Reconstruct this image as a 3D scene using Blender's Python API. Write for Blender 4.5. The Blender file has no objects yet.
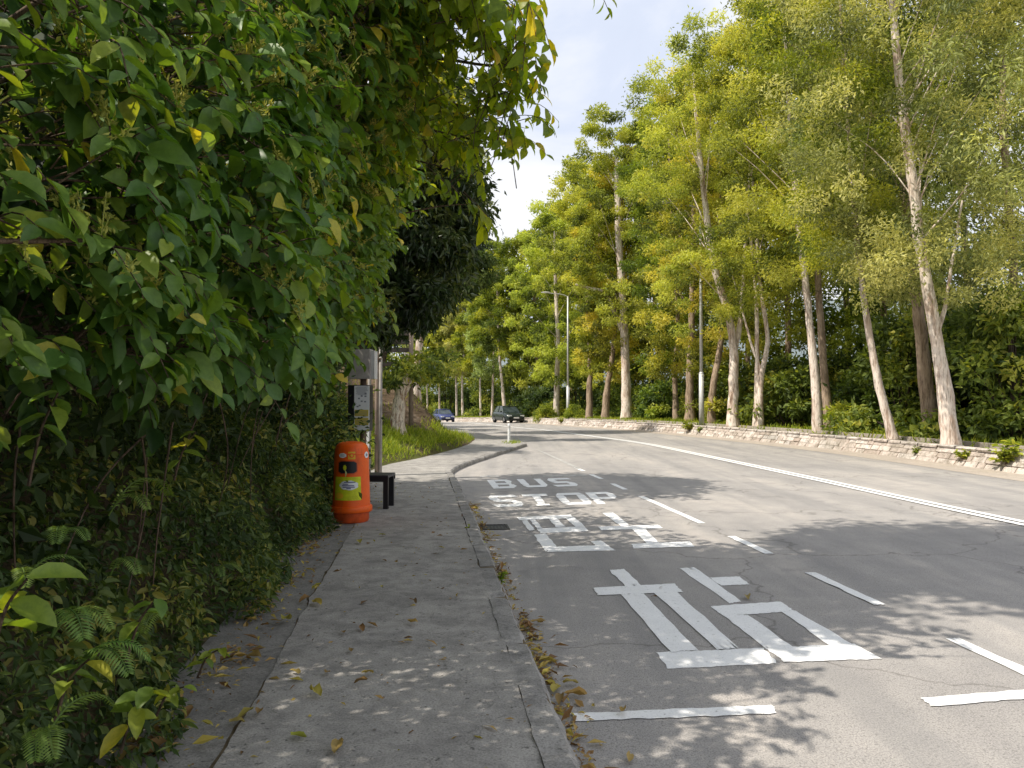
import bpy, math, random
import numpy as np
from mathutils import Vector
random.seed(7)
rng = np.random.default_rng(11)
R = math.radians
S = bpy.context.scene
COL = S.collection

# ------------------------------------------------------------------ ids
def tag(o, label=None, cat=None, group=None, kind=None):
    if label: o['label'] = label
    if cat: o['category'] = cat
    if group: o['group'] = group
    if kind: o['kind'] = kind
    return o

def empty(name, loc, label=None, cat=None, group=None, rz=0.0):
    o = bpy.data.objects.new(name, None)
    o.location = loc; o.rotation_euler = (0, 0, rz); o.empty_display_size = .2
    COL.objects.link(o)
    return tag(o, label, cat, group)

def copy_tree(root, loc, rz=0.0, sc=1.0, label=None, group=None):
    r = root.copy(); COL.objects.link(r)
    r.location = loc; r.rotation_euler = (0, 0, rz); r.scale = (sc, sc, sc)
    if label: r['label'] = label
    if group: r['group'] = group
    for ch in list(root.children):
        c = ch.copy(); COL.objects.link(c); c.parent = r
        for g in list(ch.children):
            d = g.copy(); COL.objects.link(d); d.parent = c
    return r

# ------------------------------------------------------------------ geometry accumulator
class Geo:
    def __init__(s): s.v = []; s.n = 0; s.f3 = []; s.f4 = []; s.r3 = []; s.r4 = []; s.ng = []
    def add(s, verts, tris=None, quads=None, r=0.5):
        verts = np.asarray(verts, float).reshape(-1, 3)
        for F, fl, rl, k in ((tris, s.f3, s.r3, 3), (quads, s.f4, s.r4, 4)):
            if F is not None and len(F):
                F = np.asarray(F, int).reshape(-1, k)
                fl.append(F + s.n)
                rl.append(np.broadcast_to(np.asarray(r, float), (len(F),)).copy() if np.ndim(r) == 0 or len(np.atleast_1d(r)) == len(F) else np.full(len(F), .5))
        s.v.append(verts); s.n += len(verts)
        return s
    def build(s, name, mat, parent=None, smooth=False, loc=None):
        me = bpy.data.meshes.new(name)
        v = np.concatenate(s.v) if s.v else np.zeros((0, 3))
        f3 = np.concatenate(s.f3) if s.f3 else np.zeros((0, 3), int)
        f4 = np.concatenate(s.f4) if s.f4 else np.zeros((0, 4), int)
        me.vertices.add(len(v)); me.vertices.foreach_set('co', v.astype(np.float32).ravel())
        li = np.concatenate([f3.ravel(), f4.ravel()])
        me.loops.add(len(li)); me.loops.foreach_set('vertex_index', li.astype(np.int32))
        nf = len(f3) + len(f4)
        st = np.concatenate([np.arange(len(f3)) * 3, len(f3) * 3 + np.arange(len(f4)) * 4])
        me.polygons.add(nf); me.polygons.foreach_set('loop_start', st.astype(np.int32))
        r = np.concatenate([np.concatenate(s.r3) if s.r3 else np.zeros(0), np.concatenate(s.r4) if s.r4 else np.zeros(0)])
        a = me.attributes.new('rnd', 'FLOAT', 'FACE'); a.data.foreach_set('value', r.astype(np.float32))
        me.polygons.foreach_set('use_smooth', np.full(nf, smooth))
        me.update(calc_edges=True); me.validate()
        if mat: me.materials.append(mat)
        o = bpy.data.objects.new(name, me); COL.objects.link(o)
        if parent: o.parent = parent
        if loc is not None: o.location = loc
        return o

def box(g, c, size, rz=0.0, r=.5, taper=1.0):
    x, y, z = [k / 2 for k in size]
    P = np.array([[-x,-y,-z],[x,-y,-z],[x,y,-z],[-x,y,-z],[-x*taper,-y*taper,z],[x*taper,-y*taper,z],[x*taper,y*taper,z],[-x*taper,y*taper,z]])
    ca, sa = math.cos(rz), math.sin(rz)
    P = P @ np.array([[ca, sa, 0], [-sa, ca, 0], [0, 0, 1]]) + np.array(c)
    return g.add(P, quads=[[3,2,1,0],[4,5,6,7],[0,1,5,4],[1,2,6,5],[2,3,7,6],[3,0,4,7]], r=r)

def tube(g, pts, rad, n=8, r=.5, cap=True, wob=0.0):
    pts = np.asarray(pts, float); m = len(pts)
    rad = np.broadcast_to(np.asarray(rad, float), (m,))
    T = np.gradient(pts, axis=0); T /= np.linalg.norm(T, axis=1, keepdims=True) + 1e-9
    ref = np.array([1.0, 0, 0]) if abs(T[0][0]) < .8 else np.array([0, 1.0, 0])
    V = []
    ang = np.arange(n) * 2 * math.pi / n
    for i in range(m):
        a = ref - T[i] * np.dot(ref, T[i]); a /= np.linalg.norm(a); b = np.cross(T[i], a); ref = a
        rr = rad[i] * (1 + wob * rng.uniform(-1, 1, n))
        V.append(pts[i] + np.outer(np.cos(ang) * rr, a) + np.outer(np.sin(ang) * rr, b))
    V = np.concatenate(V)
    i, j = np.meshgrid(np.arange(m - 1), np.arange(n), indexing='ij')
    j2 = (j + 1) % n
    Q = np.stack([i*n+j, i*n+j2, (i+1)*n+j2, (i+1)*n+j], -1).reshape(-1, 4)
    g.add(V, quads=Q, r=r)
    if cap:
        c = np.array([pts[0], pts[-1]])
        base = g.n - len(V)
        tr = [[len(V), (k+1) % n, k] for k in range(n)] + [[len(V)+1, (m-1)*n+k, (m-1)*n+(k+1) % n] for k in range(n)]
        g.add(c, r=r); g.f3.append(np.array(tr) + base); g.r3.append(np.full(len(tr), r if np.ndim(r) == 0 else .5))
    return g

def lathe(g, prof, n=32, c=(0, 0, 0), r=.5):
    prof = np.asarray(prof, float); m = len(prof)
    a = np.arange(n) * 2 * math.pi / n
    V = np.stack([np.outer(prof[:, 0], np.cos(a)), np.outer(prof[:, 0], np.sin(a)), np.repeat(prof[:, 1:2], n, 1)], -1).reshape(-1, 3) + np.array(c)
    i, j = np.meshgrid(np.arange(m - 1), np.arange(n), indexing='ij'); j2 = (j + 1) % n
    return g.add(V, quads=np.stack([i*n+j, i*n+j2, (i+1)*n+j2, (i+1)*n+j], -1).reshape(-1, 4), r=r)

def spline(P, n):
    P = np.asarray(P, float); k = len(P)
    t = np.linspace(0, k - 1, n); out = []
    for x in t:
        i = min(int(x), k - 2); f = x - i
        p0 = P[max(i-1, 0)]; p1 = P[i]; p2 = P[i+1]; p3 = P[min(i+2, k-1)]
        out.append(.5*((2*p1) + (-p0+p2)*f + (2*p0-5*p1+4*p2-p3)*f*f + (-p0+3*p1-3*p2+p3)*f**3))
    return np.array(out)

def resample(P, step):
    P = spline(P, len(P) * 12)
    d = np.r_[0, np.cumsum(np.linalg.norm(np.diff(P, axis=0), axis=1))]
    n = max(2, int(d[-1] / step) + 1)
    t = np.linspace(0, d[-1], n)
    return np.stack([np.interp(t, d, P[:, k]) for k in range(P.shape[1])], 1)

def unit(v): return v / (np.linalg.norm(v, axis=-1, keepdims=True) + 1e-9)

# leaf templates: columns (across, along, up)
RHO = (np.array([[0,0,0],[-.5,.42,.10],[0,1,-.05],[.5,.42,.10]]), [], [[0,3,2,1]])
def ovate(fold=.14, droop=.18):
    V = [[0,0,0]]
    for y, w in ((.10,.52),(.34,.98),(.62,.96),(.86,.50)):
        d = -droop * y * y
        V += [[-w/2, y, d + fold*w], [0, y, d], [w/2, y, d + fold*w]]
    V.append([0, 1, -droop*1.15])
    T = [[0,2,1],[0,3,2],[10,11,13],[11,12,13]]
    Q = [[1,2,5,4],[2,3,6,5],[4,5,8,7],[5,6,9,8],[7,8,11,10],[8,9,12,11]]
    return (np.array(V, float), T, Q)
OVA = ovate()
OVB = ovate(.05, .35)
BLADE = (np.array([[-.5,0,0],[.5,0,0],[.45,.5,.06],[-.45,.5,.06],[0,1,-.22]]), [[3,2,4]], [[0,1,2,3]])

def leaves(g, P, T, N, L, W, tmpl, r):
    P = np.asarray(P, float); n = len(P)
    if n == 0: return
    T = unit(T); X = unit(np.cross(T, N)); Z = np.cross(X, T)
    V, tr, qd = tmpl; k = len(V)
    L = np.broadcast_to(L, (n,))[:, None, None]; W = np.broadcast_to(W, (n,))[:, None, None]
    Wd = P[:, None] + X[:, None] * V[None, :, 0:1] * W + T[:, None] * V[None, :, 1:2] * L + Z[:, None] * V[None, :, 2:3] * L
    off = (np.arange(n) * k)[:, None, None]
    r = np.broadcast_to(r, (n,))
    base = g.n
    g.v.append(Wd.reshape(-1, 3)); g.n += n * k
    if len(tr):
        g.f3.append((np.array(tr)[None] + off).reshape(-1, 3) + base); g.r3.append(np.repeat(r, len(tr)))
    if len(qd):
        g.f4.append((np.array(qd)[None] + off).reshape(-1, 4) + base); g.r4.append(np.repeat(r, len(qd)))

# ------------------------------------------------------------------ materials
def new_mat(name):
    m = bpy.data.materials.new(name); m.use_nodes = True
    nt = m.node_tree; nt.nodes.clear()
    out = nt.nodes.new('ShaderNodeOutputMaterial')
    return m, nt, out

class NT:
    def __init__(s, nt): s.nt = nt
    def n(s, t, **kw):
        x = s.nt.nodes.new(t)
        for k, v in kw.items(): setattr(x, k, v)
        return x
    def l(s, a, b): s.nt.links.new(a, b)

def ramp(h, src, stops, interp='LINEAR'):
    r = h.n('ShaderNodeValToRGB'); cr = r.color_ramp; cr.interpolation = interp
    while len(cr.elements) < len(stops): cr.elements.new(.5)
    for e, (p, c) in zip(cr.elements, stops):
        e.position = p; e.color = (*c, 1) if len(c) == 3 else c
    h.l(src, r.inputs['Fac']); return r.outputs['Color']

def noise(h, co, scale, detail=4, rough=.55, dist=0.0):
    x = h.n('ShaderNodeTexNoise'); x.inputs['Scale'].default_value = scale; x.inputs['Detail'].default_value = detail
    x.inputs['Roughness'].default_value = rough; x.inputs['Distortion'].default_value = dist
    if co is not None: h.l(co, x.inputs['Vector'])
    return x.outputs['Fac']

def mixc(h, f, a, b, mode='MIX'):
    x = h.n('ShaderNodeMix', data_type='RGBA', blend_type=mode)
    for sock, v in ((x.inputs[0], f), (x.inputs[6], a), (x.inputs[7], b)):
        if hasattr(v, 'is_linked'): h.l(v, sock)
        elif isinstance(v, (int, float)): sock.default_value = v
        else: sock.default_value = (*v, 1)
    return x.outputs[2]

def mapping(h, co, sc=(1, 1, 1), rot=(0, 0, 0)):
    m = h.n('ShaderNodeMapping'); m.inputs['Scale'].default_value = sc; m.inputs['Rotation'].default_value = rot
    h.l(co, m.inputs['Vector']); return m.outputs[0]

def objco(h): return h.n('ShaderNodeTexCoord').outputs['Object']
def worldpos(h): return h.n('ShaderNodeNewGeometry').outputs['Position']

def bsdf(h, out, col, rough=.8, spec=.3, bump=None, bstr=.3, bdist=.02, metal=0.0):
    b = h.n('ShaderNodeBsdfPrincipled')
    if hasattr(col, 'is_linked'): h.l(col, b.inputs['Base Color'])
    else: b.inputs['Base Color'].default_value = (*col, 1)
    if hasattr(rough, 'is_linked'): h.l(rough, b.inputs['Roughness'])
    else: b.inputs['Roughness'].default_value = rough
    b.inputs['Specular IOR Level'].default_value = spec; b.inputs['Metallic'].default_value = metal
    if bump is not None:
        k = h.n('ShaderNodeBump'); k.inputs['Strength'].default_value = bstr; k.inputs['Distance'].default_value = bdist
        h.l(bump, k.inputs['Height']); h.l(k.outputs[0], b.inputs['Normal'])
    if out is not None: h.l(b.outputs[0], out.inputs[0])
    return b

def plain(name, col, rough=.5, spec=.4, metal=0.0, var=.15, scale=6.0):
    m, nt, out = new_mat(name); h = NT(nt)
    f = noise(h, objco(h), scale, 5, .6)
    d = tuple(c * (1 - var) for c in col); e = tuple(min(1, c * (1 + var)) for c in col)
    bsdf(h, out, ramp(h, f, [(.3, d), (.7, e)]), rough, spec, metal=metal)
    return m

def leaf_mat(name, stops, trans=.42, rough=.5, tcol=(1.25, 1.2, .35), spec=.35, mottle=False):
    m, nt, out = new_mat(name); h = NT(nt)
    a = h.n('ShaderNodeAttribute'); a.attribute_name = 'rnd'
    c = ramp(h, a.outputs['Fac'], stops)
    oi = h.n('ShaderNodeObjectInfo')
    c = mixc(h, 1.0, c, ramp(h, oi.outputs['Random'], [(0, (.82,.90,.85)), (.35, (1.0,1.0,1.0)), (.7, (1.12,1.02,.85)), (1, (.92,1.05,1.0))]), 'MULTIPLY')
    if mottle: c = mixc(h, 1.0, c, ramp(h, noise(h, objco(h), 38, 4, .7), [(.3, (.72,.76,.7)), (.55, (1,1,1)), (.75, (1.22,1.15,1.05))]), 'MULTIPLY')
    b = bsdf(h, None, c, rough, spec)
    t = h.n('ShaderNodeBsdfTranslucent')
    h.l(mixc(h, 1.0, c, tcol, 'MULTIPLY'), t.inputs['Color'])
    mx = h.n('ShaderNodeMixShader'); mx.inputs[0].default_value = trans
    h.l(b.outputs[0], mx.inputs[1]); h.l(t.outputs[0], mx.inputs[2]); h.l(mx.outputs[0], out.inputs[0])
    return m

M = {}
M['yellowgreen'] = leaf_mat('leaf_yellow_green', [(0, (.10,.125,.035)), (.35, (.34,.37,.075)), (.7, (.60,.60,.12)), (1, (.74,.69,.18))], .5, tcol=(1.22, 1.17, .45))
M['greygreen'] = leaf_mat('leaf_grey_green', [(0, (.12,.15,.06)), (.5, (.37,.41,.17)), (1, (.66,.67,.32))], .46, tcol=(1.2, 1.15, .5))
M['midgreen'] = leaf_mat('leaf_mid_green', [(0, (.08,.12,.025)), (.5, (.27,.345,.055)), (1, (.6,.61,.11))], .48)
M['darkgreen'] = leaf_mat('leaf_dark_green', [(0, (.03,.055,.018)), (.6, (.08,.13,.035)), (1, (.17,.22,.06))], .35)
M['shrub'] = leaf_mat('leaf_understorey', [(0, (.05,.085,.03)), (.5, (.21,.29,.065)), (.8, (.42,.48,.10)), (1, (.6,.6,.15))], .45)
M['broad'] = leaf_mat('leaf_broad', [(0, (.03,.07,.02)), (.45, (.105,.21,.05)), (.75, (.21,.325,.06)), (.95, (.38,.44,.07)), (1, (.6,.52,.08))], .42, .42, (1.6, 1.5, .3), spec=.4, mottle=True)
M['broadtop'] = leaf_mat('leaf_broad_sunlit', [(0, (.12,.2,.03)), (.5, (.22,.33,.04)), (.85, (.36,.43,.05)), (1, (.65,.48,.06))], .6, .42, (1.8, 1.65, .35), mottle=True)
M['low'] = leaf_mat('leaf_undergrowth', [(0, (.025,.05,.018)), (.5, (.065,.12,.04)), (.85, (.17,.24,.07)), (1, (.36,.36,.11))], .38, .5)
M['fern'] = leaf_mat('leaf_fern', [(0, (.11,.2,.05)), (1, (.26,.38,.09))], .4, .5)
M['glossy'] = leaf_mat('leaf_glossy_dark', [(0, (.016,.035,.014)), (.6, (.045,.08,.027)), (1, (.13,.17,.05))], .28, .35, spec=.5)
M['grass'] = leaf_mat('grass_blades', [(0, (.12,.19,.02)), (.6, (.32,.42,.04)), (1, (.55,.55,.1))], .45, .6)
M['flower'] = leaf_mat('flower_spray', [(0, (.24,.27,.06)), (1, (.5,.47,.12))], .3, .7)
M['dryleaf'] = leaf_mat('fallen_leaf', [(0, (.12,.07,.035)), (.3, (.27,.15,.06)), (.6, (.42,.29,.10)), (.85, (.5,.40,.09)), (1, (.33,.34,.05))], .2, .6)

def bark(name, a, b, c, sc=1.0):
    m, nt, out = new_mat(name); h = NT(nt)
    p = worldpos(h)
    n1 = noise(h, mapping(h, p, (5*sc, 5*sc, .9*sc)), 1.0, 6, .65, .6)
    n2 = noise(h, mapping(h, p, (22*sc, 22*sc, 3.5*sc)), 1.0, 4, .6)
    n3 = noise(h, mapping(h, p, (2.2*sc, 2.2*sc, 1.1*sc)), 1.0, 3, .5)
    c1 = ramp(h, n1, [(.30, c), (.41, b), (.49, a), (.75, tuple(min(1, x*1.12) for x in a))])
    c2 = mixc(h, ramp(h, n3, [(.5, (0,0,0)), (.72, (.75,.75,.75))]), c1, b)
    c3 = mixc(h, ramp(h, n2, [(.35, (.7,.7,.7)), (.5, (0,0,0))]), c2, c)
    bsdf(h, out, c3, .9, .1, n1, .9, .05)
    return m
M['bark_white'] = bark('bark_pale_paper', (.86,.75,.66), (.58,.44,.35), (.22,.155,.115))
M['bark_brown'] = bark('bark_brown', (.44,.335,.25), (.29,.21,.15), (.12,.09,.065))
M['bark_dark'] = bark('bark_dark', (.10,.075,.055), (.06,.045,.035), (.03,.024,.02))
M['bark_peel'] = bark('bark_peeling', (.85,.74,.62), (.36,.22,.14), (.08,.055,.04), 1.5)
M['twig'] = bark('twig_bark', (.17,.12,.085), (.11,.08,.06), (.05,.04,.03), 4)

def asphalt():
    m, nt, out = new_mat('asphalt_worn'); h = NT(nt); p = worldpos(h)
    big = noise(h, mapping(h, p, (.9, .22, 1), (0, 0, R(-6.3))), 1.0, 5, .6, .4)
    mid = noise(h, p, 2.6, 6, .65)
    fine = noise(h, p, 120, 2, .7)
    grit = noise(h, p, 45, 3, .8)
    c = ramp(h, big, [(.3, (.32,.305,.298)), (.5, (.41,.388,.372)), (.72, (.53,.487,.45))])
    c = mixc(h, ramp(h, mid, [(.35, (.4,.4,.4)), (.6, (0,0,0))]), c, (.28,.27,.268))
    c = mixc(h, .85, c, ramp(h, fine, [(.3, (.45,.45,.45)), (.5, (.98,.98,.98)), (.72, (1.4,1.36,1.3))]), 'MULTIPLY')
    c = mixc(h, .7, c, ramp(h, grit, [(.33, (.5,.5,.5)), (.47, (1,1,1))]), 'MULTIPLY')
    oil = noise(h, p, 1.15, 3, .5, .8); trk = noise(h, mapping(h, p, (2.6, .06, 1), (0, 0, R(-6.3))), 1.0, 3, .5)
    c = mixc(h, ramp(h, oil, [(.64, (0,0,0)), (.74, (.5,.5,.5))]), c, (.15,.145,.145))
    c = mixc(h, ramp(h, trk, [(.38, (.35,)*3), (.5, (0,0,0))]), c, (.24,.235,.235))
    # cracks
    v = h.n('ShaderNodeTexVoronoi', feature='DISTANCE_TO_EDGE'); v.inputs['Scale'].default_value = .33
    wv = h.n('ShaderNodeVectorMath', operation='ADD'); h.l(p, wv.inputs[0])
    nz = h.n('ShaderNodeTexNoise'); nz.inputs['Scale'].default_value = 1.6; nz.inputs['Detail'].default_value = 6
    sc = h.n('ShaderNodeVectorMath', operation='SCALE'); sc.inputs['Scale'].default_value = .9
    h.l(p, nz.inputs['Vector']); h.l(nz.outputs['Color'], sc.inputs[0]); h.l(sc.outputs[0], wv.inputs[1]); h.l(wv.outputs[0], v.inputs['Vector'])
    ck = ramp(h, v.outputs['Distance'], [(0, (.6,.6,.6)), (.006, (0,0,0))])
    c = mixc(h, ck, c, (.12,.11,.1))
    bsdf(h, out, c, .88, .25, fine, .5, .006)
    return m
M['asphalt'] = asphalt()

def concrete(name, a, b, dark, stain=.6):
    m, nt, out = new_mat(name); h = NT(nt); p = worldpos(h)
    big = noise(h, p, .8, 6, .62, .5); mid = noise(h, p, 5, 6, .7, .3); fine = noise(h, p, 90, 3, .75); spk = noise(h, p, 28, 2, .6)
    c = ramp(h, big, [(.3, a), (.7, b)])
    c = mixc(h, ramp(h, mid, [(.36, (stain,)*3), (.58, (0,0,0))]), c, dark)
    c = mixc(h, ramp(h, mid, [(.62, (0,0,0)), (.75, (.5,.5,.5))]), c, tuple(min(1, x*1.5) for x in b))
    c = mixc(h, ramp(h, spk, [(.26, (.8,)*3), (.36, (0,0,0))]), c, tuple(x*.45 for x in dark))
    c = mixc(h, .8, c, ramp(h, fine, [(.3, (.5,.5,.5)), (.5, (1,1,1)), (.7, (1.3,1.3,1.28))]), 'MULTIPLY')
    v = h.n('ShaderNodeTexVoronoi', feature='DISTANCE_TO_EDGE'); v.inputs['Scale'].default_value = .55
    nz = h.n('ShaderNodeTexNoise'); nz.inputs['Scale'].default_value = 2.2; nz.inputs['Detail'].default_value = 7
    h.l(p, nz.inputs['Vector']); ad = h.n('ShaderNodeVectorMath', operation='ADD'); h.l(p, ad.inputs[0]); h.l(nz.outputs['Color'], ad.inputs[1]); h.l(ad.outputs[0], v.inputs['Vector'])
    c = mixc(h, ramp(h, v.outputs['Distance'], [(0, (.45,.45,.45)), (.004, (0,0,0))]), c, tuple(x*.6 for x in dark))
    blot = noise(h, p, 11, 5, .75, 1.0)
    c = mixc(h, ramp(h, blot, [(.30, (.75,)*3), (.40, (0,0,0))]), c, tuple(x*.6 for x in dark))
    bsdf(h, out, c, .9, .2, mixc(h, .5, fine, mid), .5, .012)
    return m
M['pave'] = concrete('pavement_concrete', (.33,.312,.295), (.46,.437,.41), (.17,.163,.158))
M['pave_edge'] = concrete('pavement_edge_strip', (.24,.23,.22), (.33,.315,.30), (.14,.135,.13))
M['kerb'] = concrete('kerb_concrete', (.30,.287,.275), (.42,.40,.38), (.14,.135,.13))
M['gutter'] = concrete('gutter_dust', (.42,.365,.32), (.52,.455,.39), (.32,.275,.235), .4)

def soil():
    m, nt, out = new_mat('bank_soil'); h = NT(nt); p = worldpos(h)
    n1 = noise(h, p, 1.4, 6, .65); n2 = noise(h, p, 14, 4, .7)
    c = ramp(h, n1, [(.35, (.05,.045,.025)), (.5, (.085,.065,.04)), (.65, (.05,.065,.025))])
    c = mixc(h, ramp(h, n2, [(.4, (0,0,0)), (.7, (.6,.6,.6))]), c, (.15,.11,.07))
    bsdf(h, out, c, .95, .1, n2, .8, .05); return m
M['soil'] = soil()
def mound_mat():
    m, nt, out = new_mat('mound_earth'); h = NT(nt); p = worldpos(h)
    n1 = noise(h, mapping(h, p, (1.2, 1.2, 9)), 1.0, 5, .6); n2 = noise(h, p, 16, 4, .7)
    c = ramp(h, n1, [(.3, (.07,.05,.035)), (.5, (.16,.11,.075)), (.7, (.26,.2,.15))])
    c = mixc(h, ramp(h, n2, [(.45, (0,0,0)), (.7, (.5,.5,.5))]), c, (.08,.075,.03))
    bsdf(h, out, c, .95, .1, n2, .8, .05); return m
M['mound'] = mound_mat()
def turf():
    m, nt, out = new_mat('turf_ground'); h = NT(nt); p = worldpos(h)
    n1 = noise(h, p, .7, 6, .65); n2 = noise(h, p, 24, 4, .7)
    c = ramp(h, n1, [(.35, (.09,.065,.035)), (.5, (.09,.10,.025)), (.65, (.13,.16,.03))])
    c = mixc(h, ramp(h, n2, [(.4, (0,0,0)), (.7, (.6,.6,.6))]), c, (.17,.13,.08))
    bsdf(h, out, c, .95, .1, n2, .8, .04); return m
M['turf'] = turf()
M['moss'] = plain('joint_dirt', (.16,.125,.08), .95, .1, var=.5, scale=9)

def paint(name='road_paint'):
    m, nt, out = new_mat(name); h = NT(nt); p = worldpos(h)
    n1 = noise(h, p, 30, 5, .7); n2 = noise(h, p, 4, 5, .65); n3 = noise(h, p, 110, 2, .7)
    c = ramp(h, n2, [(.3, (.86,.86,.86)), (.65, (.95,.95,.95))])
    wear = mixc(h, ramp(h, n2, [(.3, (.5,.5,.5)), (.5, (.0,)*3)]), ramp(h, n1, [(.27, (1,1,1)), (.36, (0,0,0))]), (0,0,0))
    c = mixc(h, ramp(h, n1, [(.30, (.85,.85,.85)), (.40, (0,0,0))]), c, (.36,.345,.33))
    c = mixc(h, .5, c, ramp(h, n3, [(.3, (.7,.7,.7)), (.55, (1,1,1))]), 'MULTIPLY')
    bsdf(h, out, c, .7, .3, n3, .3, .004); return m
M['paint'] = paint()
def faded():
    m, nt, out = new_mat('road_paint_faded'); h = NT(nt); p = worldpos(h)
    n1 = noise(h, p, 9, 6, .75)
    bsdf(h, out, ramp(h, n1, [(.4, (.30,.29,.28)), (.6, (.55,.54,.52))]), .8, .2); return m
M['faded'] = faded()

def stone():
    m, nt, out = new_mat('wall_stone'); h = NT(nt); p = worldpos(h)
    a = h.n('ShaderNodeAttribute'); a.attribute_name = 'rnd'
    c = ramp(h, a.outputs['Fac'], [(0, (.46,.38,.33)), (.4, (.62,.54,.485)), (.8, (.74,.665,.61)), (1, (.56,.52,.49))])
    n1 = noise(h, p, 5, 6, .7); n2 = noise(h, p, 40, 4, .7); n3 = noise(h, p, .5, 3, .6)
    c = mixc(h, ramp(h, n1, [(.36, (.8,)*3), (.56, (0,0,0))]), c, (.22,.19,.15))
    c = mixc(h, ramp(h, n3, [(.5, (0,0,0)), (.7, (.45,)*3)]), c, (.20,.19,.15))
    c = mixc(h, .6, c, ramp(h, n2, [(.3, (.6,.6,.6)), (.6, (1.1,1.1,1.1))]), 'MULTIPLY')
    bsdf(h, out, c, .92, .15, n2, .7, .02); return m
M['stone'] = stone()
M['mortar'] = plain('wall_mortar', (.36,.305,.25), .95, .1, var=.4, scale=5)

M['orange'] = plain('bin_orange_plastic', (.93,.15,.008), .38, .5, var=.12, scale=5)
def orange_mat():
    m, nt, out = new_mat('bin_orange_plastic'); h = NT(nt); p = objco(h)
    n1 = noise(h, mapping(h, p, (9, 9, 2.2)), 1.0, 6, .7); n2 = noise(h, p, 46, 3, .7); n3 = noise(h, p, 3, 4, .6)
    c = ramp(h, n3, [(.3, (.78,.095,.004)), (.7, (.93,.14,.006))])
    c = mixc(h, ramp(h, n1, [(.3, (.6,)*3), (.46, (0,0,0))]), c, (.42,.075,.02))
    c = mixc(h, ramp(h, n2, [(.3, (.45,)*3), (.4, (0,0,0))]), c, (.3,.08,.04))
    bsdf(h, out, c, ramp(h, n1, [(.3, (.6,)*3), (.7, (.33,)*3)]), .4); return m
M['orange'] = orange_mat()
M['orange_dark'] = plain('bin_base_worn', (.52,.075,.012), .5, .4, var=.35, scale=9)
M['black'] = plain('matte_black', (.012,.012,.014), .45, .4)
M['benchblack'] = plain('bench_dark_plastic', (.02,.022,.035), .4, .45)
M['yellow'] = plain('sticker_yellow_green', (.58,.62,.02), .5, .3, var=.2, scale=14)
M['gold'] = plain('sticker_yellow', (.75,.45,.03), .5, .3)
M['white'] = plain('white_plastic', (.80,.81,.82), .45, .4, var=.05)
M['inkblue'] = plain('ink_blue', (.06,.07,.22), .6, .2)
M['inkgrey'] = plain('ink_grey', (.25,.26,.30), .6, .2)
M['posteryellow'] = plain('poster_yellow', (.62,.50,.10), .5, .3, var=.1)
M['steelgrey'] = plain('painted_grey_metal', (.36,.335,.31), .55, .4, metal=.0, var=.25, scale=7)
M['steelbrown'] = plain('rusty_brown_pole', (.13,.085,.06), .7, .3, var=.4, scale=9)
M['galv'] = plain('galvanised_steel', (.62,.62,.61), .5, .45, metal=.3, var=.12, scale=4)
M['lampgrey'] = plain('lamp_housing', (.55,.55,.53), .5, .4)
M['wood'] = plain('weathered_timber', (.30,.235,.19), .85, .15, var=.3, scale=6)
M['wood_dark'] = plain('dark_timber', (.13,.105,.09), .85, .15, var=.35, scale=6)
M['carblack'] = plain('car_paint_black', (.022,.032,.03), .22, .6, var=.05)
M['carblue'] = plain('car_paint_blue', (.05,.065,.19), .25, .6, var=.05)
M['rubber'] = plain('tyre_rubber', (.015,.015,.016), .8, .2)
M['rim'] = plain('wheel_rim', (.45,.45,.46), .35, .5, metal=.6)
M['lens'] = plain('headlamp_lens', (.75,.78,.80), .12, .6)
M['grate'] = plain('cast_iron', (.035,.033,.032), .6, .4)
def glass():
    m, nt, out = new_mat('car_glass'); h = NT(nt)
    f = noise(h, objco(h), 2.0, 3, .5)
    bsdf(h, out, ramp(h, f, [(.3, (.02,.03,.032)), (.7, (.07,.09,.09))]), .06, .8); return m
M['glass'] = glass()
def hillmat():
    m, nt, out = new_mat('wooded_hillside'); h = NT(nt); p = worldpos(h)
    v = noise(h, p, .22, 8, .75); w = noise(h, p, .02, 4, .6)
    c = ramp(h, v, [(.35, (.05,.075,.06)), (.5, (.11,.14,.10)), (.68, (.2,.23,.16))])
    c = mixc(h, .55, c, (.40,.46,.52))  # blue-grey distance haze mixed into the hill colour
    bsdf(h, out, c, 1.0, .0, v, 1.0, 3.0); return m
M['hill'] = hillmat()

# ------------------------------------------------------------------ camera and space
F = 770.0; CX, CY = 512.0, 384.0; HOR = 402.0; CAMZ = 1.55
cam_d = bpy.data.cameras.new('camera'); cam = bpy.data.objects.new('camera', cam_d); COL.objects.link(cam)
cam.location = (0, 0, CAMZ)
PIT = math.atan((HOR - CY) / F)
cam.rotation_euler = (math.pi/2 + PIT, 0, 0)
cam_d.sensor_width = 36.0; cam_d.lens = 36.0 * F / 1024.0
cam_d.clip_start = .05; cam_d.clip_end = 3000
S.camera = cam

UX, UY = -0.110, 0.994            # heading of the near road
def RC(s, t, z=0.0): return np.array([UX*s + UY*t, UY*s - UX*t, z])
def sstep(a, b, x):
    x = np.clip((np.asarray(x, float) - a) / (b - a), 0, 1); return x*x*(3-2*x)
def drop(Y):
    return -np.interp(Y, [42, 70, 100, 140], [0, .3, 1.0, 1.6])
def at(px, py, Y):                # a survey point: bearing and height seen from the pavement, at distance Y
    return np.array([(px - CX) / F * Y, Y, CAMZ + (HOR - py) / F * Y])
def gp(px, py, z=0.0):            # a survey point on level ground of height z
    Y = F * (CAMZ - z) / (py - HOR); return np.array([(px - CX) / F * Y, Y, z])

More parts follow.
